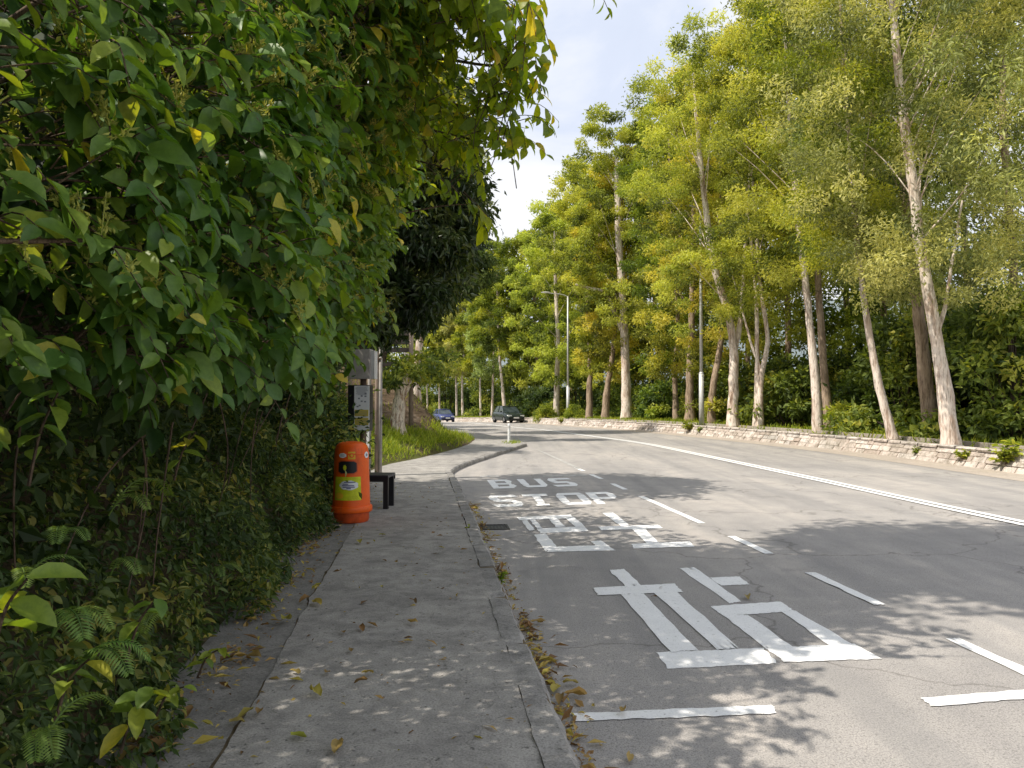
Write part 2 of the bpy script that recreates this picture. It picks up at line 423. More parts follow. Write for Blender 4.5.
# ------------------------------------------------------------------ plan lines
KERB = [RC(-8,.62)[:2], RC(0,.62)[:2], RC(5,.62)[:2], RC(10,.61)[:2], (-1.08,15), (-1.28,16.6), (-1.0,19), (-.35,22.5), (.41,26.3), (.5,27.4), (.1,29.2), (-.9,33.5), (-2.6,41), (-4.5,48), (-7,60), (-10,72), (-15,84), (-23,96), (-38,112)]
PEDGE = [RC(-8,-1.35)[:2], RC(0,-1.35)[:2], RC(5,-1.36)[:2], RC(10,-1.36)[:2], RC(14.5,-1.3)[:2], (-2.95,17.5), (-2.4,20), (-1.75,24), (-1.45,28), (-1.7,32), (-3.8,41), (-5.7,48), (-8.2,60), (-11.2,72), (-16.2,84), (-24,97.5), (-39,113.5)]
WALL = [(13,-12), (11.9,0), (11.2,8), (10.8,15), (10.6,22), (9.9,28), (9.2,32), (8.4,36), (7.1,41), (5.7,47), (3.6,57), (1.5,66), (-2.3,78), (-6.8,89), (-14,103), (-30,122), (-46,136)]
CENT = [(9.25,-15), (7.6,0), (6.5,9.8), (6.03,16.1), (5.5,22.5), (4.84,29.1), (3.4,35.5), (1.8,42.6), (.0,50), (-2.5,62), (-5.4,74), (-10,86), (-18,99), (-34,117)]
def stations(P, n): P = resample(P, .4); i = np.linspace(0, len(P)-1, n); return np.stack([np.interp(i, np.arange(len(P)), P[:, k]) for k in (0, 1)], 1)
def strip(A, B, za, zb, g=None, m=1, r=.5):
    g = g or Geo(); n = len(A); V = []
    for k in range(m + 1):
        f = k / m; p = A*(1-f) + B*f
        V.append(np.c_[p, drop(p[:, 1]) + za*(1-f) + zb*f])
    V = np.concatenate(V); i = np.arange(n - 1)
    Q = np.concatenate([np.stack([k*n+i, (k+1)*n+i, (k+1)*n+i+1, k*n+i+1], 1) for k in range(m)])
    return g.add(V, quads=Q, r=r)
def normals(P):
    T = np.gradient(P, axis=0); T = T / np.linalg.norm(T, axis=1, keepdims=True)
    return np.stack([T[:, 1], -T[:, 0]], 1)                        # to the right of travel

NS = 320
K = stations(KERB, NS); Wf = stations(WALL, NS); Pe = stations(PEDGE, NS)
# ground sheet
g = Geo(); g.add([[-900,-500,-1.9],[900,-500,-1.9],[900,1500,-1.9],[-900,1500,-1.9]], quads=[[0,1,2,3]])
tag(g.build('ground', M['turf']), kind='structure')
# match stations on the road by nearest fraction of Y so quads stay square
def byY(P, Ys): P = resample(P, .3); return np.stack([np.interp(Ys, P[:, 1], P[:, 0]), Ys], 1)
YS = np.concatenate([np.arange(-8, 40, .5), np.arange(40, 112, 1.0)])
Kr = byY(KERB, YS); Wr = byY(WALL, YS)
road = strip(Kr - np.array([.25, 0]), Wr + np.array([.2, 0]), 0, 0, m=10).build('road', M['asphalt']); tag(road, kind='structure')
# dusty gutter along the wall foot
Nw = normals(Wf)
gut = strip(Wf - Nw*.85, Wf + Nw*.1, .004, .03, m=2).build('gutter', M['gutter']); tag(gut, kind='structure')

# pavement: main slab, edge strip, kerb stones, dirt in the joints
PYS = np.concatenate([np.arange(-7.5, 16, .07), np.arange(16, 40, .4), np.arange(40, 110, 1.0)])
Kp = byY(KERB, PYS); Pp = byY(PEDGE, PYS)
Kn = normals(Kp)
PZ = .10
jf = np.clip(np.interp(PYS, [-8, 9, 16, 18], [.5, .53, .2, .0]), 0, 1)  # edge strip width
def rough(n, a, k): x = rng.normal(0, 1, n); x = np.convolve(x, np.ones(k)/k, 'same'); return a*x/(x.std()+1e-9)
jog = rough(len(PYS), .007, 25) + rough(len(PYS), .005, 3); jw = np.clip(.006 + rough(len(PYS), .008, 30) + rough(len(PYS), .005, 3), .0, .04)
kg = np.clip(.150 + rough(len(PYS), .006, 14) + rough(len(PYS), .005, 3), .14, .175)[:, None]
jn = jf + jog
tag(strip(Pp - np.array([.3, 0]), Kp - Kn*.02, PZ-.013, PZ-.013, m=2).build('pavement_bed', M['moss']), kind='structure')
J = Pp + np.c_[jn, np.zeros(len(PYS))]
sel = PYS < 15.5
tag(strip((Pp - np.array([.05, 0]))[sel], J[sel] - np.c_[jw, 0*jw][sel], PZ-.012, PZ-.006, m=2).build('pavement_edge_strip', M['pave_edge']), kind='structure')
J2 = J.copy(); J2[~sel] = Pp[~sel] - np.array([.05, 0])
tag(strip(J2 + np.array([.003, 0]), Kp - Kn*kg, PZ, PZ, m=4).build('pavement', M['pave']), kind='structure')
# kerb stones of about a metre, chipped ends
Kl = resample(KERB, .11); Kln = normals(Kl); g = Geo()
i = 0
while i < len(Kl) - 10 and Kl[i, 1] < 100:
    j = min(i + int(rng.integers(8, 11)), len(Kl) - 1)
    jit = rng.normal(0, .006, 2); dz = rng.normal(0, .005)
    seg = Kl[i:j+1]; sn = Kln[i:j+1]; m = len(seg)
    e = np.ones(m); e[0] = e[-1] = .0
    d0 = unit(seg[1]-seg[0])*.008; seg = seg.copy(); seg[0] += d0; seg[-1] -= d0
    prof = [(-.15, -.03), (-.15, PZ+.004), (-.03, PZ+.004), (-.004, PZ-.022), (0, -.03)]
    V = []
    for o, z in prof:
        p = seg + sn * (o + jit[0] + rng.normal(0, .004, m)[:, None] * 1.0)
        zz = drop(p[:, 1]) + z + (dz if z > 0 else 0) + (rng.normal(0, .0035, m) if z > 0 else 0) - ((1-e)*rng.uniform(.004, .02, m) if z > 0 else 0)
        V.append(np.c_[p, zz])
    k = len(prof); V = np.stack(V, 1).reshape(-1, 3)
    Q = [[a*k+b, a*k+b+1, (a+1)*k+b+1, (a+1)*k+b] for a in range(m-1) for b in range(k-1)]
    T = [[0,2,1],[0,3,2],[0,4,3]]; l = (m-1)*k; T2 = [[l,l+1,l+2],[l,l+2,l+3],[l,l+3,l+4]]
    g.add(V, tris=T+T2, quads=[q[::-1] for q in Q]); i = j
tag(g.build('kerb', M['kerb']), kind='structure')

# ------------------------------------------------------------------ terrain left of the pavement
Tl = byY(PEDGE, np.concatenate([np.arange(-8, 45, .5), np.arange(45, 113, 1.5)]))
OFFS = np.array([-.06, .1, .25, .45, .7, 1, 1.35, 1.7, 2.1, 2.6, 3.2, 4, 5, 7, 10, 15, 25, 45, 80])
def left_h(Y, off):
    a = PZ - .02 + .10*sstep(0, .25, off)
    bank = 1.15*np.clip(off-.1, 0, 2.3) + .22*np.clip(off-2.4, 0, 20)
    patch = .26*np.clip(off, 0, 2.0) + .55*np.clip(off-2.0, 0, 3) + .2*np.clip(off-5, 0, 15)
    mound = .12*np.clip(off, 0, 1.05) + 1.15*np.clip(off-1.05, 0, 1.5) + .35*np.clip(off-2.55, 0, 3) + .15*np.clip(off-5.5, 0, 15)
    far = .3*np.clip(off-.6, 0, 4) + .12*np.clip(off-4.6, 0, 40)
    w1 = sstep(12.5, 16.5, Y); w2 = sstep(25.5, 28.5, Y); w3 = sstep(36, 46, Y)
    return a + (bank*(1-w1) + patch*w1)*(1-w2) + (mound*(1-w3) + far*w3)*w2
def left_pt(Y, off, dz=0.0):
    x = np.interp(Y, Tl[:, 1], Tl[:, 0]); return np.array([x - off, Y, float(drop(Y) + left_h(Y, off)) + dz])
V = []
for o in OFFS:
    z = drop(Tl[:, 1]) + left_h(Tl[:, 1], np.full(len(Tl), o)) + (rng.normal(0, .03, len(Tl)) * min(o, 1) if o > 0 else 0)
    V.append(np.c_[Tl[:, 0] - o, Tl[:, 1], z])
n = len(Tl); V = np.concatenate(V); ii = np.arange(n-1)
def tl_quads(lo, hi):
    keep = ii[(Tl[ii, 1] >= lo) & (Tl[ii, 1] < hi)]
    return np.concatenate([np.stack([(k+1)*n+keep, k*n+keep, k*n+keep+1, (k+1)*n+keep+1], 1) for k in range(len(OFFS)-1)])
for nm, lo, hi, mt in (('bank', -9, 14.5, 'soil'), ('grass_slope', 14.5, 25.5, 'turf'), ('earth_mound', 25.5, 38, 'mound'), ('far_slope', 40, 120, 'turf')):
    tag(Geo().add(V, quads=tl_quads(lo, hi)).build(nm, M[mt], smooth=True), kind='structure')

# terrain right, behind the wall
WT = .44; WB = .28          # wall rise and batter
OW = np.array([WB+.22, .6, .9, 1.3, 2, 3, 5, 8, 13, 22, 40, 90])
def right_h(off): return WT - .03 + .03*np.clip(off-.9, 0, 8) + .05*np.clip(off-8, 0, 80)
V = []; n = len(Wf)
for o in OW:
    p = Wf + Nw*o; V.append(np.c_[p, drop(p[:, 1]) + right_h(o) + rng.normal(0, .02, n)*(1 if o > .7 else 0)])
V = np.concatenate(V); ii = np.arange(n-1)
Q = np.concatenate([np.stack([k*n+ii, (k+1)*n+ii, (k+1)*n+ii+1, k*n+ii+1], 1) for k in range(len(OW)-1)])
tag(Geo().add(V, quads=Q).build('verge', M['turf'], smooth=True), kind='structure')
def right_pt(px, Y, dz=0.0):
    x = (px - CX)/F*Y
    d = np.linalg.norm(Wf - np.array([x, Y]), axis=1); k = d.argmin()
    return np.array([x, Y, float(drop(Y) + right_h(max(d[k], .5))) + dz])

# stone wall: mortar bed, pitched stones, coping, second kerb behind
wall_root = empty('stone_wall', (0, 0, 0), 'low battered wall of pale pink-grey stone blocks along the far edge of the road', 'wall')
strip(Wf, Wf + Nw*WB, -.05, WT-.03, m=2).build('mortar_bed', M['mortar'], wall_root)
Wl = resample(WALL, .05); Wln = normals(Wl)
g = Geo(); rows = [(0.0, .14), (.14, .275), (.275, .395)]
for ri, (z0, z1) in enumerate(rows):
    i = 40 + int(rng.integers(0, 6))
    while i < len(Wl) - 30:
        w = int(rng.integers(6, 20)); j = i + w
        a, b = Wl[i], Wl[j-1] ; na, nb = Wln[i], Wln[j-1]
        a = a + (b-a)*.02; pr = rng.uniform(.008, .035); q0 = z0 + rng.uniform(-.012, .012); q1 = z1 - rng.uniform(-.008, .014)
        if ri == 0: q0 = -.03
        def pt(p, nn, z, o):
            x = p + nn*(WB*z/(WT-.03) + o); return [x[0], x[1], float(drop(x[1])) + z]
        c = .022
        ab = (b-a)/np.linalg.norm(b-a)*c
        back = [pt(a,na,q0,.03), pt(b,nb,q0,.03), pt(b,nb,q1,.03), pt(a,na,q1,.03)]
        mid = [pt(a,na,q0,-pr*.3), pt(b,nb,q0,-pr*.3), pt(b,nb,q1,-pr*.3), pt(a,na,q1,-pr*.3)]
        j_ = rng.normal(0, .008, 4)
        fr = [pt(a+ab,na,q0+c*.6,-pr+j_[0]), pt(b-ab,nb,q0+c*.6,-pr+j_[1]), pt(b-ab,nb,q1-c*.6,-pr+j_[2]), pt(a+ab,na,q1-c*.6,-pr+j_[3])]
        Q = [[8,9,10,11]] + [[k, (k+1) % 4, 4+(k+1) % 4, 4+k] for k in range(4)] + [[4+k, 4+(k+1) % 4, 8+(k+1) % 4, 8+k] for k in range(4)]
        g.add(back+mid+fr, quads=Q, r=float(rng.uniform(0, 1))); i = j
g.build('stone_facing', M['stone'], wall_root)
g = Geo(); i = 40
while i < len(Wl) - 40:
    j = i + int(rng.integers(11, 20)); sg = Wl[[i, j-1]]; sn = Wln[[i, j-1]]
    sg = sg + np.array([1, -1])[:, None]*(sg[1]-sg[0])*.012
    h0 = rng.normal(0, .006); V = []
    for o, z in ((WB-.06, WT-.055), (WB-.075, WT-.01), (WB-.04, WT+.02), (WB+.19, WT+.02), (WB+.20, WT-.05)):
        p = sg + sn*(o + rng.normal(0, .006)); V.append(np.c_[p, drop(p[:, 1]) + z + h0])
    V = np.stack(V, 0).reshape(-1, 3)
    g.add(V, tris=[[0,4,2],[0,2,1][::1],[2,4,3+3]] if False else [[0,2,4],[2,6,4],[4,6,8],[1,5,3],[5,9,7],[1,9,5]], quads=[[0,1,3,2],[2,3,5,4],[4,5,7,6],[6,7,9,8]], r=float(rng.uniform(.3, 1))); i = j
g.build('coping', M['stone'], wall_root)
edge = empty('garden_edging', (0, 0, 0), 'thin pale concrete edging strip between the tree strip and the lawn behind the stone wall', 'edging')
strip(Wf + Nw*1.05, Wf + Nw*1.05, .3, WT+.09).add([[0,0,-1]]).build('edging_face', M['gutter'], edge)
strip(Wf + Nw*1.05, Wf + Nw*1.2, WT+.09, WT+.09).build('edging_top', M['gutter'], edge)

# ------------------------------------------------------------------ road markings (parts of the road)
class Marks(Geo):
    k = 0
    def poly(s, pts):
        Marks.k += 1; z = .0035 + .0003*(Marks.k % 12)
        P = np.array([[p[0], p[1], float(drop(p[1])) + z] for p in pts])
        c = P.mean(0)
        # rough edges: subdivide each side and jitter
        if len(pts) == 4:
            nx, ny = 22, 8; V = []
            for a in range(nx+1):
                for b in range(ny+1):
                    u, v = a/nx, b/ny
                    q = P[0]*(1-u)*(1-v) + P[1]*u*(1-v) + P[2]*u*v + P[3]*(1-u)*v
                    if a in (0, nx) or b in (0, ny): q = q + np.r_[rng.normal(0, .0045, 2), 0]
                    V.append(q)
            Q = [[a*(ny+1)+b, (a+1)*(ny+1)+b, (a+1)*(ny+1)+b+1, a*(ny+1)+b+1] for a in range(nx) for b in range(ny)]
            A = (P[1]-P[0]); B = (P[3]-P[0])
            if A[0]*B[1]-A[1]*B[0] < 0: Q = [q[::-1] for q in Q]
            s.add(V, quads=Q)
def zpoly(g, pts, o, k):
    g.poly([gp(o[0] + x*k, o[1] + y*k)[:2] for x, y in pts])
# word lettering
LET = {
 'B': [[(0,0),(.28,0),(.28,1),(0,1)], [(.28,0),(.8,0),(.95,.2),(.28,.2)], [(.28,.42),(.85,.42),(.85,.6),(.28,.6)], [(.28,.8),(.95,.8),(.8,1),(.28,1)], [(.68,.2),(.95,.2),(.88,.42),(.68,.42)], [(.7,.6),(.9,.6),(1,.8),(.7,.8)]],
 'U': [[(0,0),(.28,0),(.28,.8),(0,.8)], [(.72,0),(1,0),(1,.8),(.72,.8)], [(0,.8),(1,.8),(.85,1),(.15,1)]],
 'S': [[(.12,0),(.88,0),(1,.2),(0,.2)], [(0,.2),(.28,.2),(.36,.4),(.04,.4)], [(.04,.4),(.7,.4),(.96,.6),(.2,.6)], [(.66,.6),(.96,.6),(1,.8),(.72,.8)], [(0,.8),(1,.8),(.88,1),(.12,1)]],
 'T': [[(0,0),(1,0),(1,.2),(0,.2)], [(.36,.2),(.66,.2),(.66,.86),(.36,.86)], [(.25,.86),(.78,.86),(.78,1),(.25,1)]],
 'O': [[(.12,0),(.88,0),(1,.2),(0,.2)], [(0,.2),(.28,.2),(.28,.8),(0,.8)], [(.72,.2),(1,.2),(1,.8),(.72,.8)], [(0,.8),(1,.8),(.88,1),(.12,1)]],
 'P': [[(0,0),(.3,0),(.3,1),(0,1)], [(.3,0),(.85,0),(1,.18),(.3,.18)], [(.72,.18),(1,.18),(1,.45),(.72,.45)], [(.3,.45),(1,.45),(.85,.62),(.3,.62)]],
}
def word(name, txt, cell, spans, o, k):
    g = Marks(); C4 = [gp(o[0]+x*k, o[1]+y*k)[:2] for x, y in cell]     # TL TR BR BL on the road
    for ch, (u0, u1) in zip(txt, spans):
        for poly in LET[ch]:
            pp = []
            for u, v in poly:
                U = u0 + (u1-u0)*u
                pp.append(C4[0]*(1-U)*(1-v) + C4[1]*U*(1-v) + C4[2]*U*v + C4[3]*(1-U)*v)
            g.poly(pp)
    o_ = g.build(name, M['paint'], road); tag(o_, 'white word %s painted on the bus bay' % txt); return o_
word('painted_word', 'BUS', [(46,68),(612,54),(680,108),(94,127)], [(0,.29),(.355,.64),(.70,1.0)], (480,470), .1465)
word('painted_word', 'STOP', [(46,174),(890,148),(985,226),(95,254)], [(0,.235),(.27,.47),(.53,.76),(.785,1.0)], (480,470), .1465)
def glyph(label, polys, o, k):
    g = Marks()
    for p in polys: zpoly(g, p, o, k)
    tag(g.build('painted_character', M['paint'], road), label)
glyph('white painted character 巴 on the bus bay', [
  [(35,62),(310,48),(325,66),(48,78)], [(60,80),(88,76),(128,128),(95,131)], [(98,72),(125,70),(168,120),(140,122)], [(195,68),(237,66),(280,110),(235,114)],
  [(277,62),(325,60),(385,112),(335,112)], [(135,119),(378,107),(402,132),(155,143)], [(120,150),(180,143),(240,212),(180,236)], [(215,212),(450,204),(537,230),(185,238)], [(412,184),(465,180),(530,226),(440,208)]], (510,505), .1953)
glyph('white painted character 士 on the bus bay', [
  [(470,40),(525,36),(612,104),(568,108)], [(450,110),(755,100),(780,118),(465,128)], [(618,120),(685,118),(765,196),(705,202)], [(618,198),(915,185),(942,212),(630,221)]], (510,505), .1953)
glyph('white painted character 站 on the bus bay', [
  [(95,32),(145,28),(200,82),(150,86)], [(40,90),(310,76),(338,104),(58,114)], [(135,112),(205,108),(385,294),(295,300)], [(240,106),(315,104),(520,287),(450,292)], [(250,300),(600,285),(645,335),(285,353)],
  [(325,25),(375,22),(530,134),(490,140)], [(425,56),(520,52),(556,78),(460,82)], [(425,150),(655,134),(705,165),(470,182)], [(470,180),(550,178),(700,288),(612,292)], [(658,166),(706,164),(895,276),(820,280)], [(605,288),(895,272),(992,322),(668,332)]], (580,560), .3027)
def mark_quads(name, polys, mat='paint', label=None):
    for p in polys:
        g = Marks(); g.poly(p); o = g.build(name, M[mat], road)
        if label: tag(o, label)
mark_quads('stop_line', [[gp(*q)[:2] for q in ((570,711),(770,703),(774,711),(575,719))], [gp(*q)[:2] for q in ((918,696),(1110,680),(1120,690),(927,704))]])
tl = 3.52
def sS(px, py): q = gp(px, py); return UX*q[0] + UY*q[1]
for a, b in ((3.3, sS(957,637)), (sS(880,604), sS(812,572)), (sS(765,553.5), sS(731,536)), (sS(698,523), sS(638,496)), (sS(622,489.5), sS(608,483.5)), (sS(598,478.8), sS(587,474.4)), (sS(578,471), sS(570,467.5))):
    g = Marks(); ta, tb = (np.interp(v, [3.5, 9.0], [3.40, 3.50]) for v in (a, b)); g.poly([RC(s, t)[:2] for s, t in ((a, ta-.05), (a, ta+.05), (b, tb+.05), (b, tb-.05))]); g.build('lane_dash', M['paint'], road)
mark_quads('bay_line', [[RC(17.6, 3.47)[:2], RC(17.6, 3.57)[:2], RC(24.6, 3.62)[:2], RC(24.6, 3.52)[:2]]], 'faded')
mark_quads('bay_line', [[gp(*q)[:2] for q in ((480,476),(498,475.4),(499,476.8),(480,477.4))], [gp(*q)[:2] for q in ((542,475.6),(585,474.6),(587,476),(543,477))]], 'faded')
Cl = resample(CENT, .6); Cn = normals(Cl)
g = Geo()
for o in (-.15, .04):
    strip(Cl + Cn*o, Cl + Cn*(o+.125), .012, .012, g)
tag(g.build('centre_line', M['paint'], road), 'double white line painted along the middle of the road')

# ------------------------------------------------------------------ sun and sky
to_sun = unit(np.array([-.90, -.33, 0.0])); EL = R(55)
sd = bpy.data.lights.new('sun', 'SUN'); sd.energy = 5.0; sd.angle = R(.55); sd.color = (1, .925, .80)
so = bpy.data.objects.new('sun', sd); COL.objects.link(so)
sv = Vector((to_sun[0]*math.cos(EL), to_sun[1]*math.cos(EL), math.sin(EL)))
so.rotation_euler = sv.to_track_quat('Z', 'Y').to_euler(); so.location = (-40, -10, 50)
w = bpy.data.worlds.new('World'); S.world = w; w.use_nodes = True
nt = w.node_tree; nt.nodes.clear(); h = NT(nt)
sky = h.n('ShaderNodeTexSky', sky_type='NISHITA'); sky.sun_disc = False; sky.sun_elevation = EL
sky.sun_rotation = math.atan2(to_sun[0], to_sun[1]); sky.air_density = 1.0; sky.dust_density = 2.5; sky.ozone_density = 1.0
tc = h.n('ShaderNodeTexCoord')
cl = noise(h, mapping(h, tc.outputs['Generated'], (1.5, 1.5, 3.2)), 2.1, 6, .55, .5)
cm = ramp(h, cl, [(.34, (.86,)*3), (.60, (1,1,1))])
cloud = mixc(h, ramp(h, cl, [(.40, (0,0,0)), (.58, (1,1,1))]), (5.5, 5.95, 7.0), (6.75, 6.85, 7.1))
skc = mixc(h, cm, sky.outputs[0], cloud)
bg = h.n('ShaderNodeBackground'); bg.inputs['Strength'].default_value = .15
h.l(skc, bg.inputs['Color']); wo = h.n('ShaderNodeOutputWorld'); h.l(bg.outputs[0], wo.inputs[0])
S.view_settings.view_transform = 'Standard'; S.view_settings.look = 'None'; S.view_settings.exposure = 0
S.cycles.max_bounces = 7; S.cycles.diffuse_bounces = 3; S.cycles.transmission_bounces = 4; S.cycles.glossy_bounces = 2
S.cycles.use_denoising = True

# ------------------------------------------------------------------ trees
def crown_leaves(g, C, Rd, per, L, W, droop=.3, shade=None, up=.5, tmpl=RHO):
    """clumps of leaves: C centres (n,3), Rd radii (n,3)"""
    n = len(C); k = np.repeat(np.arange(n), per)
    d = unit(rng.normal(size=(len(k), 3))); rad = rng.uniform(.15, 1.0, len(k))**.6 * np.where(rng.uniform(size=len(k)) < .14, rng.uniform(1, 2.0, len(k)), 1)
    P = C[k] + d * rad[:, None] * Rd[k]
    T = unit(rng.normal(size=P.shape)*.8 + d*.7 + np.array([0, 0, -droop]))
    N = unit(rng.normal(size=P.shape)*.7 + np.array([0, 0, up]) + d*.3)
    base = rng.uniform(.05, .95, n) if shade is None else shade
    r = np.clip(base[k] + rng.normal(0, .16, len(k)) + .10*d[:, 2], 0, 1)  # clump tops a touch lighter, light from above put into the leaf tone
    s = rng.uniform(.7, 1.25, len(k))
    leaves(g, P, T, N, L*s, W*s, tmpl, r)

LAMPS = [((701.5-CX)/F*37, 37, .15, .15, 7.2), ((568-CX)/F*60, 60, 2.0, .3, 10.0)]
def make_tree(name, label, paths, z0, z1, Rx, ncl, per, L, W, leafm, barkm, group=None, bias=(0, 0), cl=.75, droop=.3, cat='tree', taper_top=True, limb=True, base=None):
    """paths: list of (points, radius0, radius1) trunks in world space; crown clumps from z0 to z1 above the base"""
    b = np.array(paths[0][0][0]) if base is None else np.array(base)
    root = empty(name, b, label, cat, group)
    gt = Geo(); P0 = None
    for pts, r0, r1 in paths:
        p = spline(np.array(pts) - b, max(10, len(pts)*5))
        f = np.linspace(0, 1, len(p))
        rr = r0*.95*(1-f)**.9 + r1*f - .10*r0*np.sin(np.pi*np.clip(f*1.6, 0, 1))
        rr = rr * (1 + .3*np.exp(-f*len(p)*.6)*(1 if np.linalg.norm(p[0]) < .6 else 0))
        nz = rng.normal(0, 1, len(p))*.06*rr
        p2 = p + np.c_[nz, rng.normal(0, 1, len(p))*.06*rr, np.zeros(len(p))]
        tube(gt, p2, rr, 10, wob=.10)
        if P0 is None: P0 = p
    ncl, per, cl = int(ncl*1.55), max(20, int(per*.62)), cl*.68
    hts = rng.uniform(0, 1, ncl)**.95
    z = z0 + (z1-z0)*hts
    prof = np.sin(np.pi*np.clip(.14 + .8*hts, 0, 1))**.55
    a = rng.uniform(0, 2*math.pi, ncl); rr = Rx*prof*np.sqrt(rng.uniform(.08, 1, ncl))
    tp = np.stack([np.interp(z, P0[:, 2], P0[:, k]) for k in (0, 1)], 1)
    if limb == 'fine': pass
    C = np.c_[tp[:, 0] + bias[0]*hts + rr*np.cos(a), tp[:, 1] + bias[1]*hts + rr*np.sin(a), z]
    wp = C + b; keep = np.ones(len(C), bool)
    for lx, ly, wl, wr, zt_ in LAMPS:             # leaf clumps on the camera's sight line to the lamp posts are left out
        d = np.hypot(lx, ly); al = (wp[:, 0]*lx + wp[:, 1]*ly)/d; ac = (wp[:, 0]*ly - wp[:, 1]*lx)/d*(d/np.maximum(al, 1))
        keep &= ~((al < d + 1.0) & (al > d - 26) & (ac > -wl - cl*.9) & (ac < wr + cl*.9) & (wp[:, 2] < 1.55 + (zt_ - 1.55)*al/d + cl*.5))
    C = C[keep]; rr = rr[keep]; ncl = len(C); hts = hts[keep]
    Rd = np.stack([rng.uniform(.7, 1.25, ncl)*cl, rng.uniform(.7, 1.25, ncl)*cl, rng.uniform(.45, .85, ncl)*cl], 1)
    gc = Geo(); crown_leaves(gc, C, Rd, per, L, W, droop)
    if limb:
        for q in range(0, ncl, 9):
            c = C[q]; zt = c[2] - rng.uniform(.5, 1.6) - rr[q]*.9
            if zt < z0 + rng.uniform(-.2, 2.5): continue
            s = np.array([np.interp(zt, P0[:, 2], P0[:, 0]), np.interp(zt, P0[:, 2], P0[:, 1]), zt])
            m = (s + c)/2 + np.r_[rng.normal(0, .15, 2), rng.uniform(-.1, .3)]
            tube(gt, spline([s, m, c], 6), np.linspace(.012 + .006*rr[q], .005, 6), 5, cap=False)
    gt.build('trunk', barkm, root, smooth=True)
    gc.build('crown', leafm, root)
    return root

def up(px_list, Y, zb, top, dY=0.0):
    """trunk path from sighted bearings at distance Y; first point on the ground, carried on to height top"""
    P = [at(px, py, Y + dY*i) for i, (px, py) in enumerate(px_list)]
    P[0][2] = zb - .08
    if top and P[-1][2] < zb + top:
        d = unit(P[-1] - P[-2]) if len(P) > 1 else np.array([0, 0, 1.0])
        need = zb + top - P[-1][2]
        P.append(P[-1] + np.array([d[0]*need*.35, 0, need*.5]))
        P.append(P[-1] + np.array([d[0]*need*.2, .1, need*.5]))
    return P

def rtree(label, Y, px_main, w, leafm, barkm, top, z0, Rx, ncl, per, L, extra=(), bias=(0, 0), cl=.75, name='roadside_tree', group='trees along the top of the stone wall', W=None):
    zb = right_pt(px_main[0][0], Y)[2]
    r0 = w/2/F*Y*.86
    if Y < 36: L *= .72; per = int(per*1.6)
    else: L *= .85; per = int(per*1.2)
    paths = [(up(px_main, Y, zb, top*.88), r0, r0*.2)]
    for pts, wf in extra:
        P = [at(px, py, Y + .15) for px, py in pts]
        if pts[0][1] > 408: P[0][2] = zb - .08
        e = P[-1] + unit(P[-1]-P[-2])*(1.0 if Y == 51 else 2.5)
        paths.append((P + [e], r0*wf, r0*wf*.3))
    return make_tree(name, label, paths, z0, top, Rx, ncl, per, L, W or L*.36, M[leafm], M[barkm], group, bias, cl)

YG, GG, MG, DG = 'yellowgreen', 'greygreen', 'midgreen', 'darkgreen'
WB_, BB_ = 'bark_white', 'bark_brown'
rtree('tall white-barked tree with a stub fork, nearest on the stone wall at right', 19.7, [(951,447),(944,390),(936,330),(922,245),(914,170),(905,95)], 21, GG, WB_, 17, 3.7, 3.2, 230, 200, .17, extra=[([(937,335),(945,312),(948,295)], .35)])
rtree('brown-barked upright trunk just behind the nearest white tree on the wall', 23.5, [(932,434),(926,380),(918,300),(911,235),(906,160)], 20, GG, BB_, 18, 4.6, 3.3, 100, 220, .19)
rtree('thin pale tree with a curved trunk leaning left over the wall', 22.5, [(894,441),(880,390),(868,320),(862,270),(858,230)], 12, MG, WB_, 15, 5.2, 2.7, 90, 220, .18, bias=(-.5, 0))
rtree('straight white-barked tree, left of a close pair with a browner trunk', 28, [(818,432),(815,380),(808,300),(801,230),(795,160)], 13, YG, WB_, 17.5, 5.6, 3.0, 110, 230, .2)
rtree('straight brownish trunk, right of a close pair with a white trunk', 29.5, [(829,431),(825,380),(820,300),(818,220),(815,150)], 12, MG, BB_, 18, 6.5, 3.0, 95, 220, .2)
rtree('slim pale tree with an S-bent trunk and a thin second stem', 32.6, [(760,429),(761,380),(768,340),(762,290),(758,240)], 9, YG, WB_, 17.5, 5.0, 3.2, 100, 230, .21, extra=[([(755,426),(757,370),(757,300),(752,240)], .8), ([(761,370),(752,345),(748,330)], .5)])
rtree('stout white tree whose trunk splits into a spreading fork, beside the nearer lamp post', 34, [(733,428),(733,390),(734,350),(728,310),(716,270),(706,200)], 15, YG, WB_, 18, 4.4, 3.5, 110, 230, .21, extra=[([(735,350),(741,320),(744,280),(748,220)], .55)])
rtree('crooked brown trunk leaning right behind the nearer lamp post', 38, [(711,425),(713,390),(719,355),(722,330),(722,280)], 11, YG, BB_, 17, 3.4, 3.2, 100, 220, .22)
rtree('ivy-covered dark trunk left of the nearer lamp post', 42, [(690,422),(690,380),(692,320),(694,250)], 12, YG, BB_, 19.5, 2.6, 3.4, 110, 230, .24)
rtree('dark leaning trunk with shaggy bark between the ivy-covered trunk and the biggest forked tree', 45, [(676,421),(675,380),(678,320),(674,250)], 8, MG, BB_, 19, 2.8, 3.3, 100, 220, .24)
rtree('big tree with a thick trunk and one long limb curving out to the left', 51, [(627,418),(626,380),(624,310),(620,250),(618,190)], 14, YG, WB_, 20.5, 6.0, 4.2, 130, 240, .27, extra=[([(622,330),(612,305),(604,292),(590,288)], .5)])
rtree('leaning short-looking trunk just left of the biggest forked tree', 54, [(605,417),(607,390),(612,360),(616,320)], 10, YG, BB_, 19, 2.8, 3.8, 110, 230, .28)
